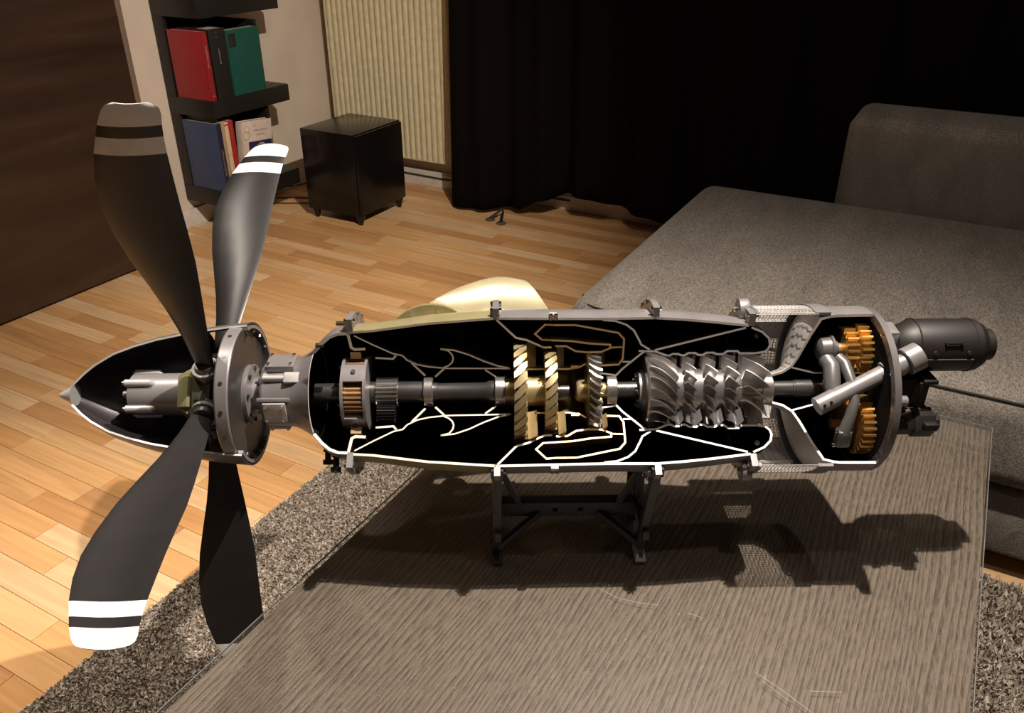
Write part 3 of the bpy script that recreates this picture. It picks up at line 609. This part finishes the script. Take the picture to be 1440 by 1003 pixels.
# --- stator vanes
def vane_row(e0, e1, r0, r1, m, step, par, name='stator_vane', th=.0032, skew=20, a0=-143, a1=88):
    q = MB(); N_ = 4; vs = []
    for i in range(N_+1):
        t = i/N_; e = e0+(e1-e0)*t; a = R(skew)*(t**1.3)*-1
        for r in (r0, r1):
            for s in (-1, 1): da = s*th/2/r; vs.append((e, r*math.cos(a+da), r*math.sin(a+da)))
    fs = []
    for i in range(N_):
        k = i*4; fs += [(k, k+4, k+6, k+2), (k+1, k+3, k+7, k+5), (k, k+1, k+5, k+4), (k+2, k+6, k+7, k+3)]
    fs += [(0, 2, 3, 1), (N_*4, N_*4+1, N_*4+3, N_*4+2)]; q.add(vs, fs); first = q.build(name, m, par); first.location = (0, 0, AX)
    a = a0; i = 0
    while a <= a1:
        o = first if i == 0 else dup(first, par); o.rotation_euler = (R(a), 0, 0); a += step; i += 1
for e0, e1 in ((.2352, .2425), (.2600, .2690), (.2890, .2990), (.3185, .3275)): vane_row(e0, e1, (.0375 if e0 < .3 else .036), .0578 if e0 < .28 else .0605, SILVER, 15.3, shroud)
GDM = mat('satin_gold_vane', (.40, .30, .15), .4, .4)
gv = empty('nozzle_ring'); gv.parent = eng
vane_row(.0215, .0350, .0362, .0790, GDM, 23.0, gv, 'nozzle_vane', .006, 8, -150+.9, 90); vane_row(.0650, .0755, .0368, .0722, GDM, 23.0, gv, 'nozzle_vane', .006, 8, -150+.9, 90); vane_row(.1285, .1345, .0418, .0635, GDM, 23.0, gv, 'nozzle_vane', .006, 8, -150+.9, 90)

# --- rotors
def rotor_blade(name, m, par, n, e0, e1, hub, tip, turn, th, curve=1.0, seg=5, phase=0, n_only=None, th_tip=None):
    vs = []
    for i in range(seg+1):
        t = i/seg; e = e0+(e1-e0)*t; a = R(turn)*((t**curve) if curve > 0 else (1-(1-t)**(-curve)))
        prof_t = (.45+.55*math.sin(math.pi*min(max(t, .08), .92)))
        for r, thh in ((hub(t) if callable(hub) else hub, th), (tip(t) if callable(tip) else tip, th_tip or th)):
            for s in (-1, 1): da = s*thh*prof_t/2/r; vs.append((e, r*math.cos(a+da), r*math.sin(a+da)))
    fs = []
    for i in range(seg):
        k = i*4; fs += [(k, k+4, k+6, k+2), (k+1, k+3, k+7, k+5), (k, k+1, k+5, k+4), (k+2, k+6, k+7, k+3)]
    fs += [(0, 2, 3, 1), (seg*4, seg*4+1, seg*4+3, seg*4+2)]
    q = MB(); q.add(vs, fs); first = q.build(name, m, par); first.location = (0, 0, AX)
    for k in range(n):
        o = first if k == 0 else dup(first, par); o.rotation_euler = (2*math.pi*(k+phase)/n, 0, 0)
def L_(prof, name, m, n=44, label=None, par=eng):
    q = MB(); q.lathe(prof, cz=AX, n=n); o = q.build(name, m, par)
    if label: lab(o, label)
    return o
L_([(-.2860, .014), (-.2480, .0145), (-.2440, .020), (-.2415, .035)], 'output_shaft', STEEL_D)
# planetary carrier with windows
car = MB()
for e0, e1 in ((-.2415, -.2375), (-.2100, -.2060)): car.ringband(e0, e1, .008, .0545, 48, 0, 0, AX)
for k in range(4): car.ringband(-.2375, -.2100, .040, .0545, 8, 0, 0, AX, 102+90*k, 132+90*k)
carrier = car.build('planet_carrier', SILVER, eng)
for k in range(4):
    a = R(163+90*k); q = MB(); q.gear(-.2368, -.2108, .0185, .0225, 20, .030*math.cos(a), AX+.030*math.sin(a)); q.build('planet_gear', BRONZE, carrier)
    q = MB(); a = R(117+90*k); c, M, n, t = radial_frame(-.2235, .0545, 117+90*k); q.cyl(c, c+n*.002, .0035, n=10); q.build('screw', STEEL_D, carrier)
    for z in (100, 135, 170): q = MB(); q.bolt(-.2455, .048, z+90*k, .004, .0024, cz=AX); q.build('bolt', CHROME, carrier)
q = MB(); q.ringband(-.230, -.2150, .0560, .0665, 44, 0, 0, AX, -150, 90); q.build('ring_gear', BRONZE, eng)
L_([(-.206, .017), (-.1975, .017), (-.1970, .0165), (-.128, .0175)], 'reduction_shaft', STEEL_D)
q = MB(); q.gear(-.1966, -.1654, .0175, .0215, 20, 0, AX); q.build('sun_gear', STEEL, eng)
q = MB()
for a_ in (212, 330): a = R(a_); q = MB(); q.gear(-.194, -.168, .0105, .0130, 18, .0350*math.cos(a), AX+.0350*math.sin(a)); q.build('planet_gear', mat('near_black_gear', (.014, .013, .013), .4, .4), eng)  # planet gears in a near-black tone
def bearing(e0, e1, r=.0238):
    q = MB(); q.lathe([(e0, r*.62), (e0, r-.001), (e0+.001, r), (e1-.001, r), (e1, r-.001), (e1, r*.62)], cz=AX, n=44); q.build('bearing', STEEL, eng)
for e0, e1 in ((-.1280, -.1144), (-.0250, -.0094), (.1373, .1519), (.3631, .3787)): bearing(e0, e1)
L_([(-.1144, .015), (-.108, .015), (-.1075, .0138), (-.040, .0145), (-.033, .0175), (-.025, .018)], 'power_shaft', STEEL_D)
pt = L_([(-.0094, .0205), (.0035, .021), (.0035, .052), (.0040, .054), (.0187, .054), (.0192, .052), (.0192, .0225), (.0468, .0228), (.0475, .044), (.0480, .045), (.0613, .045), (.0620, .043), (.0620, .015)], 'power_turbine_rotor', GOLDM)
rotor_blade('turbine_blade', GOLDM, pt, 30, .0022, .0205, .050, .0765, -13, .0100, 1, 4, th_tip=.0145)
rotor_blade('turbine_blade', GOLDM, pt, 26, .0462, .0632, .042, .0640, -14, .0090, 1, 4, .3, th_tip=.0135)
L_([(.062, .0085), (.068, .0085), (.0682, .0075), (.070, .0075), (.0702, .0085), (.0832, .0085)], 'shaft_stub', STEEL_D)
ct = L_([(.0937, .013), (.0950, .0150), (.0975, .0165), (.1085, .0175), (.1095, .040), (.1100, .041), (.1250, .041), (.1258, .038), (.1262, .0125), (.1373, .0125)], 'compressor_turbine_rotor', GOLDM)
rotor_blade('turbine_blade', STEEL, ct, 30, .1085, .1268, .039, .0585, 11, .0042, -1.8, 6)
q = MB(); pr = [(.1519, .0130)]
for k in range(9): e = .154+k*.003; pr += [(e, .0130), (e+.0004, .0136), (e+.002, .0136), (e+.0024, .0130)]
pr.append((.182, .0130)); q.lathe(pr, cz=AX, n=36); q.build('ribbed_shaft', STEEL_D, eng)
q = MB(); q.lathe([(.1835, .013), (.1835, .027), (.1875, .027), (.1880, .030), (.1905, .031)], cz=AX, n=44); fl = q.build('shaft_flange', SILVER, eng)
for k in range(10): q = MB(); q.bolt(.1795, .0235, 36*k+12, .0045, .0026, cz=AX); q.build('bolt', CHROME, fl)
hub = lambda t: .0545-.0185*(1-(1-t)**2.1)
impf = [(.1905, .0)]+[(.1905, .0540), (.1925, .0560)]+[(.1945+.0400*t, hub(t)) for t in [i/8 for i in range(9)]]
drum = impf+[(.2445, .0358), (.2455, .0350), (.2640, .0345), (.2740, .0338), (.2930, .0332), (.3040, .0325), (.3220, .0318), (.3310, .0305), (.3350, .0290), (.3600, .0255), (.3622, .0240), (.3631, .015)]
cr_ = L_(drum, 'compressor_rotor', STEEL, 56)
rotor_blade('impeller_blade', STEEL, cr_, 22, .1942, .2352, lambda t: hub(t)-.001, lambda t: .0602-.0068*t, 32, .0020, 2.0, 9)
for i, (e0, e1, rh, rt) in enumerate(((.2455, .2600, .034, .0565), (.2745, .2900, .033, .0570), (.3040, .3200, .031, .0578))): rotor_blade('compressor_blade', STEEL, cr_, 21, e0, e1, rh, rt-.002, 14, .0018, 1.3, 5, i*.3)
rotor_blade('compressor_blade', STEEL, cr_, 15, .3300, .3622, lambda t: .029-.005*t, .0560, 27, .0022, 1.3, 7)
L_([(.3787, .0128), (.4095, .0128), (.4100, .0135), (.4130, .0135), (.4132, .0145), (.4640, .0145), (.4645, .0120), (.4655, .010)], 'accessory_drive_shaft', STEEL_D)

# --- intake screen
q = MB(); RS = .1215
for k in range(18):
    e = .3430+k*.0050; pts = []
    for j in range(61): a = R(-150+240*j/60); pts.append((e+.0007*(-1)**j, (RS+.0004*(-1)**j)*math.cos(a), AX+(RS+.0004*(-1)**j)*math.sin(a)))
    q.tube(pts, .00065, 4, caps=False)
for k in range(101): a = R(-150+240*k/100); q.tube([(.3415, RS*math.cos(a), AX+RS*math.sin(a)), (.4300, RS*math.cos(a), AX+RS*math.sin(a))], .00065, 4, caps=False)
lab(q.build('wire_screen', MESHM, eng), 'silver wire mesh around the air intake')['kind'] = 'stuff'
RIBM = mat('screen_rib_grey', (.58, .55, .54), .42, .2)
for a0_, a1_ in ((12, 30), (-32, -12), (-54, -40), (-100, -72)):
    q = MB(); q.ringband(.3465, .4255, .1185, .1200, 10, 0, 0, AX, a0_, a1_)
    for a_ in (a0_, a1_): q.ringband(.3465, .4255, .1165, .1200, 1, 0, 0, AX, a_-.6, a_+.6)
    for k in range(9): q.ringband(.350+k*.0088, .3525+k*.0088, .1172, .1186, 10, 0, 0, AX, a0_, a1_)
    q.build('screen_rib', RIBM, eng)
q = MB(); q.ringband(.4255, .4470, .1195, .1240, 44, 0, 0, AX, -150, 90); q.build('screen_band', SILVER, eng)
q = MB(); q.ringband(.3425, .3465, .1175, .1235, 44, 0, 0, AX, -150, 90); q.build('screen_band', SILVER, eng)
for k, a in enumerate((72, -132)): c, M, n, t = radial_frame(.330, .118, a); q = MB(); q.cyl(c-Vector((.004, 0, 0)), c+Vector((.010, 0, 0)), .016, n=24); lg = q.build('lifting_lug', SILVER, eng, bevel=.001); q = MB(); q.cyl(c-Vector((.009, 0, 0)), c-Vector((.004, 0, 0)), .004, n=8); q.build('bolt', CHROME, lg)
for a in (70, -128): c, M, n, t = radial_frame(.356, .079, a); q = MB(); q.cyl(c, c+t*.004, .004, n=12); q.build('screw', CHROME, eng)

# --- accessory gearbox
q = MB(); q.ringband(.5070, .5160, .1090, .1205, 64, 0, 0, AX); rim = q.build('rear_flange', mat('rear_flange_grey', (.15, .14, .14), .4, .3), eng)
for k in range(24): q = MB(); q.bolt(.5040, .1150, 15*k+5, .0035, .0016, cz=AX); q.build('bolt', CHROME, rim)
q = MB(); q.lathe([(.5085, 0), (.5085, .1092)], cz=AX, n=56, m=1, caps=False); q.lathe([(.5160, .1130), (.5190, .1090), (.5210, .100), (.5260, .060), (.5270, 0)], cz=AX, n=56, caps=False)
q.build('rear_plate', [GREY, mat('dark_plate_inner', (.012, .011, .011), .85, 0, spec=.1)], eng)
def g_at(name, e0, e1, rr, rt, n, f, z, m, par=eng): q = MB(); q.gear(e0, e1, rr, rt, n, f, AX+z); return q.build(name, m, par)
g_at('spur_gear', .4880, .5040, .0305, .0365, 24, .000, .0660, BRASS); g_at('spur_gear', .4700, .4860, .0262, .0320, 21, .000, .0660, BRASS)
g_at('spur_gear', .4860, .5040, .0368, .0432, 28, -.050, -.0290, BRASS); g_at('spur_gear', .4740, .4830, .0300, .0340, 26, -.034, -.030, BRASS)
q = MB(); q.cyl((.4600, .0, AX+.066), (.5080, .0, AX+.066), .0085, n=18); q.build('gear_shaft', BRONZE, eng)
q = MB(); q.cyl((.4560, -.050, AX-.029), (.5080, -.050, AX-.029), .007, n=18); q.build('gear_shaft', BRONZE, eng)
q = MB(); q.lathe([(.4360, .004), (.4370, .012), (.4400, .0165), (.4530, .0185), (.4535, .0205), (.4570, .0205), (.4575, .012), (.4640, .012), (.4640, 0)], cf=.0, cz=AX+.066, n=28)
q.build('gear_housing', mat('cast_bracket_grey', (.15, .145, .145), .36, .4), eng)
q = MB(); q.tube([(.4610, -.020, AX+.062), (.4665, -.0323, AX+.0713-.012), (.4700, -.0585, AX+.0435), (.4709, -.0746, AX+.0252), (.4650, -.0849, AX+.0066), (.4594, -.0883, AX-.0209)], [.0085, .008, .0075, .007, .0075, .009], 14)
q.tube([(.4480, -.012, AX+.056), (.4516, -.0258, AX+.052), (.4497, -.0444, AX+.029), (.4556, -.0637, AX+.0116)], [.012, .0125, .012, .009], 18)
br = q.build('cast_bracket', mat('cast_bracket_grey', (.15, .145, .145), .36, .4), eng, smooth=60)
q = MB(); q.box((.4594, -.088, AX-.027), (.020, .016, .026)); q.build('bracket_foot', mat('cast_bracket_grey', (.15, .145, .145)), br, bevel=.004)
for dz in (-.038, -.014): q = MB(); q.cyl((.4455, -.090, AX+dz), (.4500, -.090, AX+dz), .0034, n=10); q.build('bolt', CHROME, br)
# oil filler tube
A_ = Vector((.4203, -.0745, AX+.0154)); B_ = Vector((.5700, -.0400, AX+.0805)); d = (B_-A_)
q = MB(); q.tube([A_, A_+d*.17], .0132, 20); q.tube([A_+d*.17, A_+d*.62], .0118, 20); tube_ = lab(q.build('oil_filler_tube', SILVER, eng), 'slanted silver tube through the rear plate')
q = MB(); q.tube([A_+d*.62, A_+d*.68, A_+d*.69, A_+d*.78, A_+d*.785, A_+d*.82], [.015, .0175, .0155, .0155, .0135, .0135], 22); q.build('sleeve', SILVER, tube_)
q = MB(); q.tube([A_+d*.82, A_+d*.825, A_+d*.95, A_+d*.955], [.0185, .0195, .0195, .018], 24); q.build('filler_cap', SILVER, tube_)
for t_ in (.04, .10):
    c = A_+d*t_; q = MB(); n = Vector((0, -.55, .25)).normalized(); q.cyl(c+n*.0125, c+n*.0138, .0022, n=10); q.build('hole', BLACKIN, tube_)
# starter generator and black accessories behind the plate
SF, SZ_ = -.0056, AX+.0742
q = MB(); q.lathe([(.5240, 0), (.5240, .020), (.5400, .021), (.5410, .024), (.5480, .030), (.5660, .0376), (.6440, .0376), (.6450, .0370), (.6540, .0370), (.6640, .0310), (.6660, .0250), (.6665, .0225), (.6790, .0225), (.6800, .0210), (.6800, 0)], SF, SZ_, 48)
sg = lab(q.build('starter_generator', STAR, eng), 'brown-black cylindrical starter generator')
def onsg(e, a, r=.0376): n = Vector((0, math.cos(R(a)), math.sin(R(a)))); return Vector((e, SF, SZ_))+n*r, n
for e in (.585, .632): c, n = onsg(e, 170); q = MB(); q.cyl(c-n*.001, c+n*.002, .003, n=10); q.build('screw', STEEL_D, sg)
a_, n = onsg(.598, 150); b_, _n = onsg(.620, 150); q = MB(); q.bar(a_+n*.003, b_+n*.003, .0022, .0022); q.bar(a_, a_+n*.004, .003, .003); q.bar(b_, b_+n*.004, .003, .003); q.build('handle', STAR, sg)
a_, n = onsg(.574, 186); b_, _n = onsg(.640, 186); q = MB(); q.bar(a_, b_, .003, .002); q.build('seam_ridge', GREY, sg)
for e in (.566, .645): q = MB(); q.ringband(e-.001, e+.001, .0365, .0386, 40, 0, SF, SZ_); q.build('band', STAR, sg)
pad(.527, .086, 96, .022, .030, .020, 'mounting_boss', SILVER, False)
q = MB(); q.box((.548, -.0285, AX+.016), (.044, .030, .046)); q.box((.577, -.0285, AX+.014), (.022, .034, .040)); q.box((.588, -.0285, AX+.036), (.020, .040, .006)); q.box((.586, -.0285, AX-.010), (.016, .040, .006)); lab(q.build('fuel_pump', STAR, eng, bevel=.0015), 'black square accessory block')
q = MB(); q.cyl((.527, -.05, AX-.028), (.57, -.05, AX-.028), .018, n=8); q.cyl((.57, -.05, AX-.028), (.60, -.05, AX-.028), .021, n=6); q.cyl((.60, -.05, AX-.028), (.608, -.05, AX-.028), .014, n=8); q.box((.588, -.073, AX-.020), (.018, .010, .010)); lab(q.build('oil_pump', STAR, eng, bevel=.001), 'black faceted accessory')
q = MB(); q.cyl((.527, -.045, AX+.014), (.545, -.062, AX+.018), .006, n=14); q.cyl((.536, -.066, AX+.018), (.548, -.066, AX+.018), .0075, n=16); q.build('hose_union', SILVER, eng)
q = MB(); q.tube([(.530, -.05, AX-.01), (.545, -.065, AX-.004), (.556, -.068, AX+.004)], .0032, 8); q.build('lever', GREY, eng)
q = MB(); q.tube([(.540, -.04, AX-.01), (.57, -.05, AX-.008), (.60, -.04, AX-.012)], .0035, 8); q.build('hose', STAR, eng)
# small brackets on the gas generator case
for a in (88, -148, 40, -10, -60):
    c, M, n, t = radial_frame(.0575, .1195, a); q = MB(); q.box(c+n*.002, (.011, .009, .005), M); fn = q.build('fuel_nozzle', SILVER_L, eng, bevel=.001)
    for s in (-1, 1): q = MB(); p = c+Vector((s*.0035, 0, 0))+t*.0075; q.cyl(p-n*.002, p+n*.006, .0028, n=10); q.build('bolt', CHROME, fn)

# --- exhaust stack
def stack():
    secs = [((-.122, .075, -.004), (1, -.02, 0), (0, 0, 1), .060, .068), ((-.120, .118, .002), (1, .10, 0), (0, 0, 1), .060, .071), ((-.108, .150, .006), (.82, .5, 0), (-.05, 0, 1), .060, .075), ((-.075, .172, .010), (.45, .85, 0), (-.10, 0, 1), .056, .079), ((-.005, .192, .013), (.0, 1, 0), (-.20, 0, 1), .053, .083), ((.072, .202, .002), (-.40, .90, 0), (-.52, 0, 1), .050, .084)]
    n = 48; raw = np.array([[*c, *u, *v, a, b_] for c, u, v, a, b_ in secs]); big = []
    for i in range(len(raw)-1):
        p0, p1, p2, p3 = raw[max(i-1, 0)], raw[i], raw[i+1], raw[min(i+2, len(raw)-1)]
        for t in (0, .25, .5, .75): big.append(.5*((2*p1)+(-p0+p2)*t+(2*p0-5*p1+4*p2-p3)*t*t+(-p0+3*p1-3*p2+p3)*t**3))
    big.append(raw[-1]); vs = []
    for inner in (0, 1):
        for g in big:
            c = Vector(g[:3]); u = Vector(g[3:6]).normalized(); v = Vector(g[6:9]); a = g[9]-inner*.0025; b_ = g[10]-inner*.0025
            for j in range(n): t = 2*math.pi*j/n; vs.append(c+Vector((0, 0, AX))-u*a*math.cos(t)+v*b_*math.sin(t))
    k = len(big); fs = []
    for inner in (0, 1):
        o = inner*k*n; fs += [(o+i*n+j, o+i*n+(j+1) % n, o+(i+1)*n+(j+1) % n, o+(i+1)*n+j) for i in range(k-1) for j in range(n)]
    fs += [((k-1)*n+j, (k-1)*n+(j+1) % n, k*n+(k-1)*n+(j+1) % n, k*n+(k-1)*n+j) for j in range(n)]
    q = MB(); q.add(vs, fs); o = q.build('exhaust_stack', CHAMP, eng, smooth=50); lab(o, 'champagne gold exhaust stack curving rearward')
    # mounting flange ring with bolts
    q = MB(); c0 = Vector((-.122, .114, AX+.010)); pr = []
    for j in range(n):
        t = 2*math.pi*j/n; cs, sn = math.cos(t), math.sin(t)
        for rr, dy in ((.058, -.003), (.078, -.003), (.078, .003), (.058, .003)): pr.append(c0+Vector((rr*.95*cs, dy, rr*sn)))
    q.add(pr, [(4*j+i, 4*j+(i+1) % 4, 4*((j+1) % n)+(i+1) % 4, 4*((j+1) % n)+i) for j in range(n) for i in range(4)]); fl = q.build('exhaust_flange', OLIVE, eng)
    for j in range(10):
        t = 2*math.pi*(j+.25)/10; p = c0+Vector((.070*.95*math.cos(t), -.003, .070*math.sin(t))); q = MB(); q.cyl(p, p+Vector((0, -.0035, 0)), .003, n=6); q.build('bolt', CHROME, fl)
stack()

# --- propeller
BA = [34.7, 107.5, 180.5, 253.2, -37.3]
SPIN = [(-.6340, .0165), (-.617, .032), (-.599, .0455), (-.57, .0620), (-.54, .0730), (-.507, .0825), (-.47, .0900), (-.43, .0965), (-.400, .1005), (-.3755, .1025)]
def spin_skip(e, a): return -.455 < e < -.400 and any(abs((a-x+180) % 360-180) < 13 for x in BA)
SPIN2 = [SPIN[0]]
for p, p2 in zip(SPIN, SPIN[1:]):
    for k in (1, 2): SPIN2.append((p[0]+(p2[0]-p[0])*k/2, p[1]+(p2[1]-p[1])*k/2))
SPK = mat('spinner_dark_inner', (.055, .05, .055), .34, .5)
wallpart('spinner_shell', SPIN2, .0028, [GREY, SPK, CUT], 'grey pointed spinner, cut open', n=96, skip=spin_skip, a0=-155, a1=79)
L_([(-.6570, 0), (-.6560, .0025), (-.6500, .0062), (-.6400, .0115), (-.6335, .0165)], 'spinner_tip', SILVER_L, 40)
q = MB(); q.lathe([(-.4010, .012), (-.4010, .0985), (-.3990, .0998), (-.3840, .0998), (-.3820, .0985), (-.3820, .020)], cz=AX, n=72); bp = q.build('spinner_backplate', SILVER, eng)
q = MB(); q.ringband(-.3822, -.3812, .044, .097, 64, 0, 0, AX); lab(q.build('backplate_face', mat('dark_backplate_face', (.06, .056, .056), .35, .4), bp), 'darker rear face of the back plate')
for k in range(16):
    c, M, n, t = radial_frame(-.3915, .0985, 22.5*k+6); q = MB(); q.cyl(c, c+n*.0022, .0028, n=10); q.build('screw', STEEL_D, bp)
q = MB(); q.ringband(-.3812, -.3745, .0950, .1000, 40, 0, 0, AX, -155, 79); q.build('spinner_rim', SILVER, eng)
for k in range(12): c, M, n, t = radial_frame(-.3765, .0925, -140+20*k); q = MB(); q.cyl(c, c-n*.004, .0025, n=8); q.build('rim_bolt', STEEL_D, eng)
q = MB(); q.lathe([(-.3820, .020), (-.3820, .041), (-.3760, .043), (-.3750, .043), (-.3740, .032), (-.3725, .0235), (-.3550, .0215)], cz=AX, n=40); pf = q.build('propeller_flange', SILVER, eng)
for k in range(8): q = MB(); q.bolt(-.3755, .0375, 45*k+20, .004, .0032, cz=AX); q.build('bolt', STEEL_D, pf)
# pitch change dome and rods
q = MB(); q.lathe([(-.5635, 0), (-.5635, .0052), (-.5480, .0052), (-.5475, .029), (-.5465, .0300), (-.4560, .0310), (-.4540, .028)], cz=AX, n=44); q.build('pitch_dome', SILVER, eng)
for a in (118, 190, 262, 334, 46):
    c, M, n, t = radial_frame(-.550, .0315, a); q = MB(); q.tube([c, c+Vector((.035, 0, 0)), c+Vector((.042, 0, 0))-n*.006], [.0055, .0055, .003], 14); rd_ = q.build('guide_rod', SILVER_L, eng)
    q = MB(); q.cyl(c-Vector((.004, 0, 0)), c, .003, n=8); q.build('bolt', CHROME, rd_)
# hub
q = MB(); q.lathe([(-.4560, .020), (-.4540, .030), (-.4380, .034), (-.4220, .034), (-.4060, .030), (-.4015, .022)], cz=AX, n=20); q.build('hub', HUBK, eng, smooth=10)
for k, a in enumerate(BA):
    c, M, n, t = radial_frame(-.438, .032, a+36); q = MB(); q.box(c+n*.003, (.026, .050, .015), M); hc = q.build('hub_clamp', HUBK, eng, bevel=.003)
    for s in (-1, 1): q = MB(); p = c+n*.012+Vector((s*.0045, 0, 0))+t*.010; q.cyl(p, p+n*.0022, .0028, n=10); q.build('bolt', STEEL_D, hc)
    for s in (-1, 1):
        q = MB(); m0 = c+Vector((s*.024, 0, 0)); q.box(m0-n*.004, (.020, .044, .018), M @ Matrix.Rotation(R(28*s), 3, 'Y')); q.build('hub_facet', HUBO, eng, bevel=.002)
# blades: outline (r, leading edge x, trailing edge x)
ST = [(.055, -.445, -.417, .0110), (.075, -.447, -.415, .0090), (.100, -.4480, -.4120, .0072), (.130, -.4510, -.4080, .0060), (.165, -.4565, -.4030, .0052), (.205, -.4650, -.3975, .0046), (.250, -.4745, -.3920, .0042), (.295, -.4800, -.3895, .0038), (.335, -.4800, -.3875, .0035), (.370, -.4735, -.3850, .0032), (.4025, -.4630, -.3825, .0029), (.4235, -.4535, -.3800, .0026), (.4375, -.4470, -.3775, .0024), (.4500, -.4400, -.3745, .0022), (.4570, -.4350, -.3745, .0020), (.4615, -.4300, -.3780, .0017), (.4640, -.4220, -.3850, .0012)]
def blade_mesh():
    q = MB(); n = 14; vs = []
    for r, a, b_, t in ST:
        for j in range(n):
            th = 2*math.pi*j/n; u = .5-.5*math.cos(th); x = a+(b_-a)*u
            z = (t/2*(math.sin(th)))*(1.0 if r < .08 else (1.15-.5*u)*1.2)
            camber = .0035*math.sin(math.pi*u)*min(1, max(0, (r-.06)/.1)); tw = (x+.430)*math.tan(R(16*max(0, 1-(r-.055)/.25)))
            vs.append((x, r, z+camber+tw))
    for i in range(len(ST)-1):
        r = (ST[i][0]+ST[i+1][0])/2; white = .4025 < r < .4235 or r > .4375
        q.add([], [], 0)
        for j in range(n): q.f.append((i*n+j, i*n+(j+1) % n, (i+1)*n+(j+1) % n, (i+1)*n+j)); q.m.append(1 if white else 0)
    q.v = [tuple(p) for p in vs]; q.f.append(tuple(range(n))); q.m.append(0); q.f.append(tuple((len(ST)-1)*n+j for j in range(n))); q.m.append(1)
    return q.build('propeller_blade', [BLADEK, WHITE], eng, smooth=40)
bl0 = blade_mesh(); bl0.location = (0, 0, AX)
q = MB(); q.tube([(-.431, .030, 0), (-.431, .052, 0), (-.431, .060, 0), (-.431, .064, 0)], [.0170, .0170, .0145, .0135], 24); rc0 = q.build('blade_shank', STEEL_D, bl0)
q = MB(); n = 24; q.tube([(-.431, .050, 0), (-.431, .0565, 0)], .0195, 28); cc0 = lab(q.build('retaining_collar', SILVER, bl0), 'silver collar at the blade root')
for k, a in enumerate(BA):
    o = bl0 if k == 0 else dup(bl0, eng); o.rotation_euler = (R(a), 0, 0)
    if k: dup(rc0, o); dup(cc0, o)

# --- stand
stand = empty('display_stand'); stand.parent = eng; lab(stand, 'dark grey display stand with four legs')
for e in (-.0225, .2015):
    s = 1 if e > 0 else -1
    for f0, f1 in ((-.100, -.040), (.100, .060)):
        q = MB(); q.bar((e, f0, .203), (e-.001, (f0+f1)/2-.004*(1 if f0 < 0 else -1), .115), .013, .014); q.bar((e-.001, (f0+f1)/2-.004*(1 if f0 < 0 else -1), .118), (e-.002, f1, .010), .013, .014)
        q.build('leg', STANDM, stand, bevel=.0012)
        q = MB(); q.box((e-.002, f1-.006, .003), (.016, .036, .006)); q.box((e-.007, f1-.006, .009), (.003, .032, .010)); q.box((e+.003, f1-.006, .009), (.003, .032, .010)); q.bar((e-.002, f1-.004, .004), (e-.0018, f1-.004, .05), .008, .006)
        lit_foot = e > 0 and f0 < 0
        ft = q.build('foot', [mat('stand_foot_lit_grey', (.55, .54, .54), .4, .2) if lit_foot else STANDM], stand, bevel=.0006)  # lighter grey paints in the light falling on this one foot
        if lit_foot: lab(ft, 'stand foot in a lighter grey, light on it put into the colour')
        q = MB(); q.box((e, f0, .205), (.018, .018, .014)); q.build('clamp', STANDM, stand, bevel=.0015)
        q = MB(); q.cyl((e-.012, f0, .205), (e+.012, f0, .205), .0028, n=8); q.build('bolt', CHROME, stand)
    q = MB(); q.bar((e, -.075, .062), (e, .075, .062), .010, .016); q.build('cross_tie', STANDM, stand, bevel=.001)
    q = MB(); q.bar((e, 0, .062), (e, -.078, .150), .008, .010); q.bar((e, 0, .062), (e, .085, .150), .008, .010); q.build('side_brace', STANDM, stand, bevel=.001)
    q = MB(); q.bar((e, -.05, .022), (e-s*.065, -.010, .056), .009, .010); q.build('brace', STANDM, stand, bevel=.001)
    q = MB(); q.bar((e, .05, .022), (e-s*.065, .010, .056), .009, .010); q.build('brace', STANDM, stand, bevel=.001)
    q = MB(); q.bar((e, -.01, .150), (e-s*.035, -.006, .070), .009, .009); q.bar((e, 0, .066), (e, 0, .150), .010, .010); q.build('upright', STANDM, stand, bevel=.001)
beam = MB(); beam.box((.0895, 0, .062), (.214, .020, .026)); bm_ = beam.build('beam', STANDM, stand, bevel=.0015)
for e in (.068, .108): q = MB(); q.box((e, -.0102, .062), (.009, .001, .007)); q.build('slot', BLACKIN, stand)
